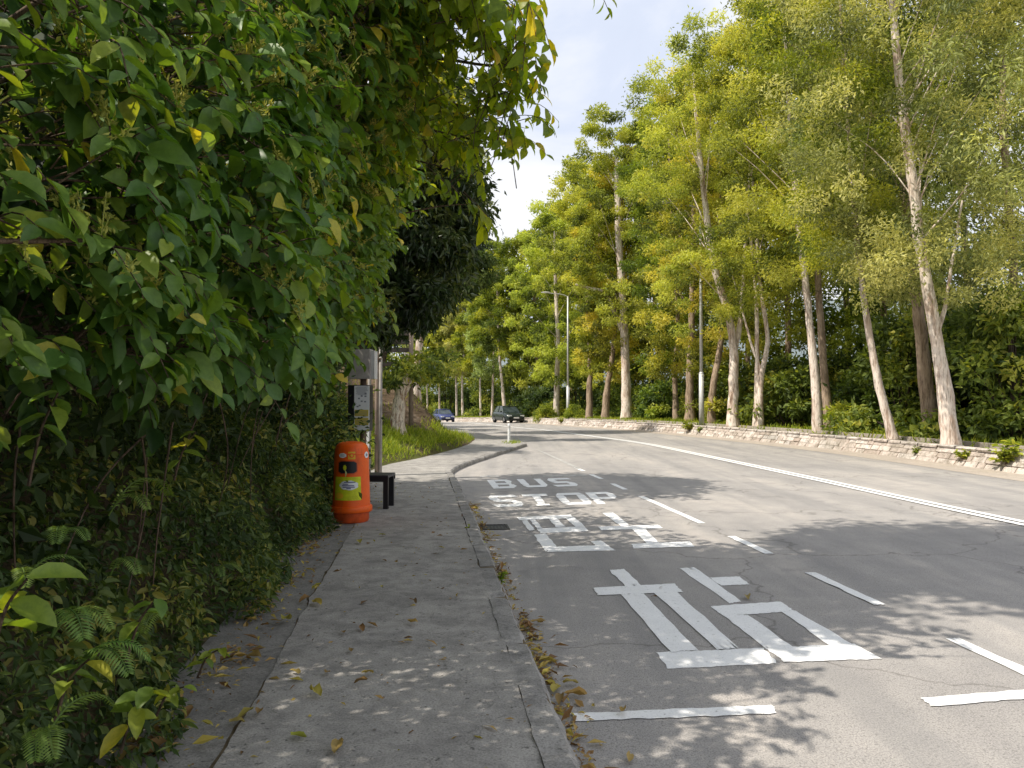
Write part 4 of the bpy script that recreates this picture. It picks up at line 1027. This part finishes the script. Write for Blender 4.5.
# leafy seedlings
def seedling(loc, label, n, h, L, lean=(.15, -.1)):
    root = empty('leafy_seedling', loc, label, 'seedling', 'broad-leaved seedlings on the bank'); gs, gl = Geo(), Geo()
    P = spline([[0,0,-.05], [lean[0]*.4, lean[1]*.4, h*.5], [lean[0], lean[1], h]], 10); tube(gs, P, np.linspace(.006, .003, 10), 5, cap=False)
    f = np.linspace(.35, 1, n); Q = np.stack([np.interp(f, np.linspace(0, 1, 10), P[:, c]) for c in range(3)], 1)
    a = np.arange(n)*2.4 + rng.uniform(0, 6); T = np.c_[np.cos(a), np.sin(a), rng.uniform(-.7, .1, n)]
    leaves(gl, Q, T, np.tile([.1, -.2, 1.0], (n, 1)) + rng.normal(0, .2, (n, 3)), L*rng.uniform(.7, 1.15, n), L*.45, OVA, np.clip(rng.normal(.75, .15, n), .3, .97))
    gs.build('stem', M['twig'], root); gl.build('foliage', M['broad'], root, True)
for px, py, Y, n, h, L, lab in ((125,735,2.95,9,.22,.12,'leafy seedling beside the pavement at bottom left with bright drooping leaves'), (130,645,3.5,5,.2,.11,'seedling with one upright yellow-green shoot on the bank'), (-5,640,1.9,6,.18,.14,'large-leaved seedling cut by the left edge of the picture'), (200,665,4.1,7,.12,.08,'low seedling where the undergrowth meets the pavement'), (250,590,5.6,7,.12,.08,'small seedling at the undergrowth edge farther up the pavement'), (60,700,2.6,6,.16,.10,'seedling among ferns in the lower left'), (30,470,2.6,7,.25,.12,'seedling with hanging leaves under the shrubs at the left edge'), (175,470,4.2,6,.2,.11,'seedling in the shade under the flowering shrub'), (160,700,3.2,6,.1,.07,'tiny seedling right beside the pavement edge')):
    Y = -(1.08 + .2*(py < 600))/((px-CX)/F*.994 + .11); seedling(at(px, py, Y), lab, n, h, L)
# low bushes behind the bin
for i, (s, t, z, lab) in enumerate(((10.8,-1.75,.2,'bushy green shrub behind the bus stop poles'), (12.6,-1.9,.3,'green shrub between the bus stop and the grass slope'), (9.6,-2.0,.6,'dark shrub rising behind the litter bin'))):
    pr_ = shrub_proto('low', 30, 170, .085, 1.7, .75); pr_.name = 'verge_shrub'; pr_['label'] = lab; pr_['group'] = 'shrubs behind the bus stop'; pr_.location = RC(s, t, z)

# ------------------------------------------------------------------ litter bin
BX = gp(348.5, 523, PZ); view = math.atan2(-BX[1], -BX[0])
rt = empty('litter_bin', (BX[0], BX[1]+.2, PZ), 'orange cylindrical litter bin with domed top and yellow sticker beside the pavement hedge', 'litter bin')
g = Geo(); prof = [(.228,.185),(.224,.26),(.212,.60),(.206,.80),(.203,.84),(.198,.88),(.185,.92),(.16,.945),(.12,.962),(.06,.97),(.0,.972)]
lathe(g, prof, 48); g.build('body', M['orange'], rt, True)
g = Geo(); lathe(g, [(.20,.0),(.212,.02),(.216,.12)], 40); g.build('base', M['orange_dark'], rt, True)
g = Geo(); lathe(g, [(.216,.118),(.245,.122),(.252,.135),(.252,.18),(.246,.192),(.226,.196)], 48); g.build('skirt_ring', M['orange'], rt, True)
g = Geo(); lathe(g, [(.2065,.815),(.2085,.82),(.2075,.832),(.2045,.836)], 48); g.build('lid_seam', M['orange'], rt, True)
def rad(z): return float(np.interp(z, [p[1] for p in prof], [p[0] for p in prof]))
A0 = view - R(14)
def patch(name, mat, poly, off=.002, parent=rt, n=10):
    """polygon in (degrees round the bin, height) pressed on to the curved side: star-shaped fan with rings"""
    poly = np.array(poly, float); c = poly.mean(0); k = len(poly); g = Geo(); V = []; rings = 5
    pts = []
    for i in range(k):
        for q in range(n): pts.append(poly[i]*(1-q/n) + poly[(i+1) % k]*(q/n))
    pts = np.array(pts); m = len(pts)
    for r_ in range(1, rings+1):
        for p_ in c + (pts - c)*r_/rings:
            a = A0 + R(p_[0]); q = rad(p_[1]) + off; V.append([q*math.cos(a), q*math.sin(a), p_[1]])
    a = A0 + R(c[0]); q = rad(c[1]) + off; V.append([q*math.cos(a), q*math.sin(a), c[1]])
    Q = [[r_*m+i, r_*m+(i+1) % m, (r_+1)*m+(i+1) % m, (r_+1)*m+i] for r_ in range(rings-1) for i in range(m)]
    T = [[rings*m, i, (i+1) % m] for i in range(m)]
    g.add(V, tris=T, quads=Q); return g.build(name, mat, parent)
def rrect(a0, a1, z0, z1, c=.3):
    da, dz = (a1-a0)*c*.5, (z1-z0)*c*.5
    return [(a0+da,z0),(a1-da,z0),(a1,z0+dz),(a1,z1-dz),(a1-da,z1),(a0+da,z1),(a0,z1-dz),(a0,z0+dz)]
def cloud(a, z, wa, hz):
    P = []
    for i in range(24):
        th = 2*math.pi*i/24; b_ = 1 + .13*abs(math.sin(th*3.5)); P.append((a + wa*math.cos(th)*b_, z + hz*math.sin(th)*b_))
    return P
patch('opening_rim', M['orange_dark'], rrect(-33, 33, .588, .752), .003)
patch('opening_black_patch', M['black'], rrect(-30, 30, .60, .74), .006)  # black patch on the closed side stands for the shaded inside
st = patch('sticker', M['yellow'], [(-46,.275),(44,.275),(44,.555),(-46,.555)], .002)
patch('speech_cloud', M['white'], cloud(5, .455, 28, .052), .004, rt, 4)
for i, (z, a0, a1) in enumerate(((.492,-10,26),(.470,-14,4),(.452,-16,22),(.434,-14,24),(.418,-2,12))):
    patch('printed_line', M['inkblue'], [(a0,z-.005),(a1,z-.005),(a1,z+.005),(a0,z+.005)], .0055)
patch('sticker_picture', M['gold'], cloud(-26, .33, 14, .035), .004, rt, 3)
patch('small_cloud_sticker', M['white'], cloud(-17, .81, 13, .026), .004, rt, 4)
for z in (.818, .803): patch('printed_line', M['inkgrey'], [(-25,z-.003),(-9,z-.003),(-9,z+.003),(-25,z+.003)], .0055)
patch('square_sticker', M['gold'], [(2,.765),(26,.765),(26,.855),(2,.855)], .002)
patch('ring_mark', M['orange'], cloud(14, .81, 8, .026), .004, rt, 3); patch('ring_centre', M['gold'], cloud(14, .81, 4, .013), .0055, rt, 3)
patch('side_sticker', M['white'], cloud(72, .81, 11, .035), .004, rt, 4)
patch('side_picture', M['inkgrey'], cloud(72, .81, 5, .016), .0055, rt, 3)
patch('sticker_picture', M['yellow'], cloud(-8, .665, 5, .03), .0075, rt, 3)

# ------------------------------------------------------------------ bench
bx = gp(387, 508, PZ)
rt = empty('bench', (bx[0]+.03, bx[1]+.12, PZ), 'small black bench standing behind the orange litter bin', 'bench', rz=R(-4))
g = Geo()
for k, y in enumerate((-.17, -.055, .06, .175)): box(g, (-.48, y, .44), (1.0, .105, .035))
g.build('seat', M['benchblack'], rt)
g = Geo(); box(g, (-.48, -.215, .405), (1.0, .02, .07)); box(g, (-.48, .22, .405), (1.0, .02, .07)); g.build('apron', M['black'], rt)
for x in (-.02, -.93):
    for y in (-.17, .17):
        g = Geo(); box(g, (x, y, .21), (.065, .06, .42)); g.build('leg', M['black'], rt)

# ------------------------------------------------------------------ bus stop
YB = 11.0
pb = at(362, 470, YB)
rt = empty('bus_stop_sign', (pb[0], YB, PZ), 'bus stop post with a grey box above a black-sided timetable case', 'bus stop sign', rz=R(-8))
px1 = YB/F
g = Geo(); tube(g, [[0,.06,0],[0,.06,2.2]], .045, 12); g.build('pole', M['steelbrown'], rt, True)
g = Geo(); box(g, (-.01, .0, 1.99), (.30, .16, .42)); g.build('sign_box', M['steelgrey'], rt)
g = Geo(); box(g, (.17, .03, 1.98), (.05, .14, .40)); g.build('side_panel', M['galv'], rt)
g = Geo(); box(g, (-.02, -.005, 1.365), (.31, .17, .65)); cs = g.build('timetable_case', M['black'], rt)
g = Geo(); box(g, (.03, -.094, 1.365), (.22, .008, .63)); pn = g.build('timetable_panel', M['white'], rt)
g = Geo(); box(g, (.03, -.1, 1.175), (.20, .004, .10)); g.build('yellow_notice', M['posteryellow'], rt)
g = Geo(); box(g, (.03, -.1, 1.295), (.20, .004, .09)); g.build('yellow_notice', M['posteryellow'], rt)
def printed(c, sz):
    g = Geo(); box(g, c, sz); g.build('printed_line', M['inkgrey'], pn)
for i in range(9): printed((.03 + rng.uniform(-.012, .012), -.0992, 1.665 - i*.014), (.15 + rng.uniform(-.04, .03), .002, .005))
for x, z in ((.085,1.57),(.085,1.53),(.03,1.535),(-.01,1.50),(.03,1.46),(.08,1.455),(0,1.40),(-.03,1.385)): printed((x, -.0992, z), (.028, .002, .02))
for z in (1.19, 1.17, 1.15, 1.31, 1.29, 1.27): printed((.03, -.1032, z), (.16, .0016, .004))
rt = empty('bus_stop_pole', (at(370,470,15.2)[0], 15.2, PZ), 'pair of tall slim grey steel posts right of the timetable case', 'pole', rz=R(-8))
for x, r_, mt in ((-.01, .035, 'steelgrey'), (.14, .04, 'wood'), (.215, .036, 'steelgrey')):
    g = Geo(); tube(g, [[x,0,0],[x,0,2.75]], r_, 12); g.build('post', M[mt], rt, True)
for z in (2.3,):
    g = Geo(); box(g, (.10, -.005, z), (.28, .09, .03)); g.build('clamp', M['steelbrown'], rt)
g = Geo(); box(g, (.06, 0, 2.92), (.42, .04, .34)); g.build('flag_plate', M['steelgrey'], rt)
g = Geo(); box(g, (-.02, -.055, .72), (.05, .03, .34)); g.build('notice_strip', M['white'], rt)
# slatted timber screen on the slope
YT = 24.5
rt = empty('slatted_screen', at(398, 400, YT), 'weathered timber screen of horizontal slats on brown posts above the peeling tree', 'screen'); b0 = np.array(rt.location)
g = Geo()
for py in (324, 333, 342, 350, 364): 
    a, c = at(345, py, YT), at(409, py, YT); m = (a+c)/2 - b0; box(g, m, (c[0]-a[0], .04, .15))
g.build('slats', M['wood_dark'], rt)
for px in (411, 350):
    g = Geo(); a = at(px, 318, YT-.06) - b0; e = np.array([a[0], a[1], .2 - b0[2] + .6]); tube(g, [e, a], .075, 8); g.build('post', M['wood'], rt, True)

# white marker post
pm = gp(509, 442, PZ); rt = empty('marker_post', pm, 'slim white marker post at the tip of the pavement', 'bollard')
g = Geo(); lathe(g, [(.05,0),(.05,.62),(.045,.66),(.0,.67)], 16); g.build('post', M['white'], rt, True)
g = Geo(); lathe(g, [(.052,.50),(.052,.58)], 16); g.build('reflector_band', M['lampgrey'], rt, True)
# drain grate
pdn = gp(494, 527); rt = empty('drain_grate', pdn, 'dark iron drain grate set in the road beside the kerb', 'drain grate', rz=R(6))
g = Geo(); 
for c, sz in (((0,.17,.006),(.36,.03,.012)), ((0,-.17,.006),(.36,.03,.012)), ((-.165,0,.008),(.03,.32,.012)), ((.165,0,.008),(.03,.32,.012))): box(g, c, sz)
g.build('frame', M['grate'], rt)
g = Geo()
for k in range(7): box(g, (-.126+.042*k, 0, .005), (.018, .32, .008))
g.build('bars', M['grate'], rt)
g = Geo(); box(g, (0, 0, .002), (.32, .32, .003)); g.build('pit_black_sheet', M['black'], rt)  # thin black sheet under the bars stands for the shaded pit

# ------------------------------------------------------------------ street lamps
def lamp(px, Y, label, ztop_px, arm):
    p = right_pt(px, Y); zt = at(px, ztop_px, Y)[2] - p[2]
    rt = empty('street_lamp', p, label, 'street lamp', 'street lamps behind the stone wall')
    g = Geo(); tube(g, [[0,0,-.1],[0,0,2.5]], [.13,.12], 12); g.build('pole_base', M['galv'], rt, True)
    g = Geo(); tube(g, [[0,0,2.5],[0,0,zt]], [.085,.06], 12); g.build('pole', M['galv'], rt, True)
    g = Geo(); lathe(g, [(.12,2.49),(.125,2.52),(.085,2.58)], 14); g.build('collar', M['galv'], rt, True)
    g = Geo(); tube(g, spline([[0,0,zt-.05],[arm*.3,-.1,zt+.12],[arm,-.25,zt+.22]], 10), .035, 8); g.build('arm', M['galv'], rt, True)
    g = Geo(); n = 12
    V = []
    for i, f in enumerate(np.linspace(0, 1, 7)):
        w_ = .17*math.sin(math.pi*(.12 + .8*f))**.6; hh = .09*math.sin(math.pi*(.1+.85*f))**.6
        for k in range(n):
            a = 2*math.pi*k/n; V.append([arm + (f-.15)*.75*np.sign(arm), -.25 - .05*f + w_*math.cos(a), zt + .24 + (hh if math.sin(a) > 0 else hh*.5)*math.sin(a)])
    Q = [[i*n+k, i*n+(k+1) % n, (i+1)*n+(k+1) % n, (i+1)*n+k] for i in range(6) for k in range(n)]
    g.add(V, quads=Q); hd = g.build('lamp_head', M['lampgrey'], rt, True)
lamp(701.5, 37, 'nearer tall grey street lamp among the white-barked trees', 208, -1.5)
lamp(568, 60, 'far street lamp with its arm stretched left over the wall', 296, -1.5)

# ------------------------------------------------------------------ cars
def car(loc, yaw, paintm, label, Lc, Wc, Hc):
    rt = empty('car', loc, label, 'car', rz=yaw)       # front faces -Y in local space
    # side profile (y from front, z) lower body and roof outline, swept in width
    def loft(g, sections):
        V = []; k = len(sections[0])
        for s_ in sections: V += s_
        n = len(sections)
        Q = [[i*k+j, i*k+(j+1) % k, (i+1)*k+(j+1) % k, (i+1)*k+j] for i in range(n-1) for j in range(k)]
        g.add(V, quads=Q); g.add([V[j] for j in range(k)]); b_ = g.n - k
        for b0_, rev in ((0, False), ((n-1)*k, True)):
            P = V[b0_:b0_+k]; c = np.mean(P, 0); g.add(P + [c], tris=[[k, j, (j+1) % k] if rev else [k, (j+1) % k, j] for j in range(k)])
    g = Geo(); secs = []
    hw = Wc/2
    for y, zt, wf, zb in ((0,.55,.78,.30),(.06,.68,.90,.22),(.30,.80,.97,.20),(.9,.90,1.0,.20),(1.25,.95,1.0,.2),(2.2,.96,1.0,.2),(3.2,.98,1.0,.2),(3.75,.98,.97,.22),(3.95,.85,.92,.26),(4.0,.6,.86,.32)):
        y = y/4.0*Lc - Lc/2; zt = zt*Hc/1.5; w_ = hw*wf
        secs.append([[-w_*.94, y, zb], [w_*.94, y, zb], [w_, y, zb+.14], [w_, y, zt*.74], [w_*.94, y, zt*.95], [w_*.75, y, zt], [-w_*.75, y, zt], [-w_*.94, y, zt*.95], [-w_, y, zt*.74], [-w_, y, zb+.14]])
    loft(g, secs); g.build('body', paintm, rt, True)
    def gh(y, z, f): return [y/4.0*Lc - Lc/2, z*Hc/1.5, hw*f]
    # greenhouse: glass volume and roof with pillars
    sec = [gh(1.12,.94,.86), gh(1.75,1.40,.70), gh(2.1,1.455,.69), gh(3.1,1.44,.69), gh(3.75,.97,.84)]
    g = Geo(); V = []
    for y, z, w_ in sec: V += [[-w_, y, z], [w_, y, z]]
    side = [[0, 2, 4], [0, 4, 6], [0, 6, 8]]
    g.add(V, quads=[[2*i, 2*i+1, 2*i+3, 2*i+2] for i in (0, 3)], tris=side + [[t[2]+1, t[1]+1, t[0]+1] for t in side]); g.build('windows', M['glass'], rt)
    g = Geo(); V = []
    for (y, z, w_) in (gh(1.72,1.405,.69), gh(2.1,1.47,.68), gh(3.12,1.455,.68), gh(3.2,1.40,.69)):
        V += [[-w_, y, z-.03], [-w_*.93, y, z+.02], [0, y, z+.035], [w_*.93, y, z+.02], [w_, y, z-.03]]
    g.add(V, quads=[[i*5+j, i*5+j+1, (i+1)*5+j+1, (i+1)*5+j] for i in range(3) for j in range(4)]); g.build('roof', paintm, rt, True)
    g = Geo()
    for sx in (-1, 1):
        for a, c in ((sec[0], sec[1]), (sec[3], sec[4])): tube(g, [[sx*a[2], a[0], a[1]-.02], [sx*c[2], c[0], c[1]]], .035, 6)
        m_ = gh(2.45,1.45,.695); m2 = gh(2.45,.95,.865); tube(g, [[sx*m2[2], m2[0], m2[1]], [sx*m_[2], m_[0], m_[1]]], .035, 6)
    g.build('pillars', paintm, rt)
    f0 = -Lc/2
    for sx in (-1, 1):
        g = Geo(); box(g, (sx*hw*.66, f0+.075, .64*Hc/1.5), (hw*.38, .1, .13)); g.build('headlight', M['lens'], rt)
        g = Geo(); box(g, (sx*(hw+.07), f0+Lc*.31, .98*Hc/1.5), (.16, .09, .12)); g.build('wing_mirror', paintm, rt)
        for yw in (f0 + Lc*.19, f0 + Lc*.81):
            w = Geo(); a = np.arange(20)*2*math.pi/20
            prof = [(.20,-.1),(.30,-.1),(.315,-.06),(.315,.06),(.30,.1),(.20,.1)]
            V = []
            for r_, o in prof: V.append(np.stack([np.full(20, sx*(hw-.09)+o), yw + r_*np.cos(a), .315 + r_*np.sin(a)], 1))
            V = np.concatenate(V); Q = [[i*20+k, i*20+(k+1) % 20, (i+1)*20+(k+1) % 20, (i+1)*20+k] for i in range(5) for k in range(20)]
            w.add(V, quads=Q); wo_ = w.build('wheel', M['rubber'], rt, True)
            w = Geo(); 
            for k in range(5):
                an = 2*math.pi*k/5; tube(w, [[sx*(hw-.01), yw, .315], [sx*(hw-.01), yw + .19*math.cos(an), .315 + .19*math.sin(an)]], .03, 5)
            tube(w, [[sx*(hw-.03), yw, .315],[sx*(hw+.0), yw, .315]], .06, 10)
            tube(w, [[sx*(hw-.035), yw + .19*math.cos(x), .315 + .19*math.sin(x)] for x in np.linspace(0, 2*math.pi, 21)], .02, 5, cap=False)
            w.build('rim', M['rim'], wo_)
    g = Geo(); box(g, (0, f0+.03, .50), (Wc*.42, .07, .12)); g.build('grille', M['black'], rt)
    g = Geo(); box(g, (0, f0+.02, .30), (Wc*.72, .08, .12)); g.build('lower_intake', M['black'], rt)
    g = Geo(); box(g, (0, f0-.02, .47), (.50, .015, .12)); g.build('number_plate', M['white'], rt)
    return rt
p = at(508, 423.5, 68); car((p[0], 68, float(drop(68)) + .003), R(22), M['carblack'], 'black hatchback coming round the bend in the far lane', 3.9, 1.75, 1.5)
p = at(445, 423.5, 86); car((p[0], 84, float(drop(84)) + .003), R(20), M['carblue'], 'small blue car farther back in the bend', 3.8, 1.7, 1.42)

# ------------------------------------------------------------------ fallen leaves
shapes = []
for k in range(5):
    g = Geo(); tm = ovate(.10 + .12*rng.uniform(), -.25 + .5*rng.uniform())
    leaves(g, np.array([[0, -.5, .012]]), np.array([[0, 1.0, 0]]), np.array([[0, 0, 1.0]]), np.array([1.0]), np.array([.42 + .1*rng.uniform()]), tm, np.array([.5]))
    shapes.append(g)
def fallen(px, py, z, size, c, lab, rz=None):
    size *= 1.25; p = gp(px, py, z); g0 = shapes[int(rng.integers(0, 5))]
    g = Geo(); V = g0.v[0].copy(); V[:, 2] += rng.normal(0, .05, len(V)); V *= size; V[:, 2] -= V[:, 2].min()
    g.add(V, tris=g0.f3[0], quads=g0.f4[0], r=c)
    o = g.build('fallen_leaf', M['dryleaf'], None, True, loc=p + np.array([0, 0, .004])); o.rotation_euler = (rng.normal(0, .12), rng.normal(0, .12), rng.uniform(0, 6.28) if rz is None else rz)
    o.location.z += .01
    tag(o, lab, 'leaf', 'fallen leaves')
for px, py, z, s, c, lab in (
  (338,748,PZ,.085,.55,'large tan curled leaf lying lowest on the pavement'), (301,736,PZ,.07,.98,'yellow-green leaf left of the lowest tan leaf on the pavement'),
  (248,717,PZ,.08,.75,'yellow-tan leaf on the joint of the pavement at lower left'), (262,712,PZ,.06,.4,'brown leaf beside the yellow-tan leaf on the joint'), (240,722,PZ,.07,.6,'tan leaf left in the small heap on the joint'),
  (369,675,PZ,.075,.72,'yellow-tan leaf standing up in the middle of the pavement'), (362,684,PZ,.06,.3,'thin brown leaf touching the yellow-tan leaf in mid pavement'), (317,694,PZ,.085,.85,'long yellow leaf flat on the pavement left of the middle'),
  (297,672,PZ,.06,.55,'small tan leaf just right of the joint'), (328,673,PZ,.05,.35,'small pale brown leaf in mid pavement, near the flat yellow leaf'),
  (413,623,PZ,.07,.6,'tan leaf on the open pavement nearest the kerb'), (288,621,PZ,.1,.88,'bright yellow leaf left of the pavement joint'), (318,604,PZ,.11,.8,'long yellow leaf across the pavement joint'), (305,602,PZ,.08,.3,'brown leaf beside the long yellow leaf on the joint'),
  (352,651,PZ,.05,.35,'pinkish brown scrap in mid pavement'), (345,633,PZ,.05,.4,'small curled brown leaf left of centre on the pavement'), (363,629,PZ,.07,.25,'dark upright curled leaf in mid pavement'),
  (360,543,PZ,.1,.9,'yellow leaf lying in front of the litter bin'), (383,536,PZ,.07,1.0,'green leaf right of the bin foot'), (318,589,PZ,.07,.95,'green-yellow leaf at the edge of the pavement before the bin'),
  (320,562,PZ,.06,.1,'dark brown leaf near the hedge before the bin'), (415,603,PZ,.05,.1,'small dark leaf fragment farther up the open pavement'), (264,588,PZ,.1,.95,'greenish yellow leaf against the undergrowth'),
  (255,657,PZ,.1,.5,'tan leaf in the litter along the hedge'), (232,660,PZ,.09,.2,'brown leaf in the litter along the hedge edge'), (245,660,PZ,.09,.6,'pale leaf topmost in the litter along the hedge'), (212,640,PZ,.08,.85,'yellow leaf tucked at the foot of the hedge'),
  (160,748,PZ,.11,.35,'long brown leaf at the bottom left edge of the pavement'), (185,733,PZ,.1,.5,'long curled tan leaf by the hedge at bottom left'), (190,714,PZ,.08,.3,'brown leaf by the hedge above the curled tan leaf'), (130,757,PZ,.09,.55,'tan leaf in the bottom left corner of the pavement'), (210,725,PZ,.05,.8,'small yellow leaf near the bottom left hedge'),
  (538,623,0,.09,.55,'tan leaf on the road beside the kerb'), (570,684,0,.08,.65,'orange-tan leaf on the road nearest the stop line'), (575,695,0,.1,.5,'thin brown leaf pointing into the road by the stop line'), (556,690,0,.1,.85,'yellow leaf in the gutter heap by the stop line'), (548,664,0,.08,.7,'yellow leaf in the gutter above the heap'),
  (548,684,0,.09,.9,'greenish leaf in the gutter heap'), (560,701,0,.08,.4,'brown leaf lowest in the gutter heap'), (622,712,0,.06,.5,'small tan leaf on the stop line'), (628,758,0,.06,.6,'tan leaf lowest on the road'), (574,667,0,.03,.1,'dark scrap on the road above the gutter heap'),
  (746,598,0,.09,.6,'curled tan leaf upright on the near painted character'), (653,598,0,.04,.1,'dark scrap left of the near painted character'), (660,588,0,.03,.1,'smaller dark scrap above the near painted character')):
    fallen(px, py, z, s, c, lab)
# litter too small to count, along kerb and hedge
g = Geo(); P = []
for k in range(2400):
    s = 2.8 + 9*rng.uniform(0, 1)**1.5; t = .62 + abs(rng.normal(0, .06)) + .01
    if .5 + .5*math.sin(s*5.1)*math.sin(s*2.3+1) < rng.uniform(0, 1.0): continue
    P.append(RC(s, t, rng.uniform(.004, .025)))
for k in range(2600):
    s = rng.uniform(2.8, 14); t = -1.24 + abs(rng.normal(0, .15)) + .05*math.sin(s*3)
    if .55 + .45*math.sin(s*4.1)*math.sin(s*1.7+2) < rng.uniform(0, 1.0): continue
    P.append(RC(s, t, PZ + rng.uniform(.004, .03)))
for k in range(260):
    P.append(RC(rng.uniform(3, 14), rng.uniform(-1.2, .5), PZ + .006))
P = np.array(P); n = len(P)
T = np.c_[rng.normal(size=(n, 2)), rng.normal(0, .25, n)]; N = np.c_[rng.normal(0, .35, (n, 2)), np.ones(n)]
sz = np.where(rng.uniform(size=n) < .25, 1.9, .85); leaves(g, P, T, N, rng.uniform(.015, .06, n)*sz, rng.uniform(.007, .024, n)*sz, RHO, rng.uniform(0, .95, n)**.95)
tag(g.build('leaf_litter', M['dryleaf']), 'scattered dry leaf litter along the kerb gutter and the hedge edge of the pavement', 'leaf litter', kind='stuff')
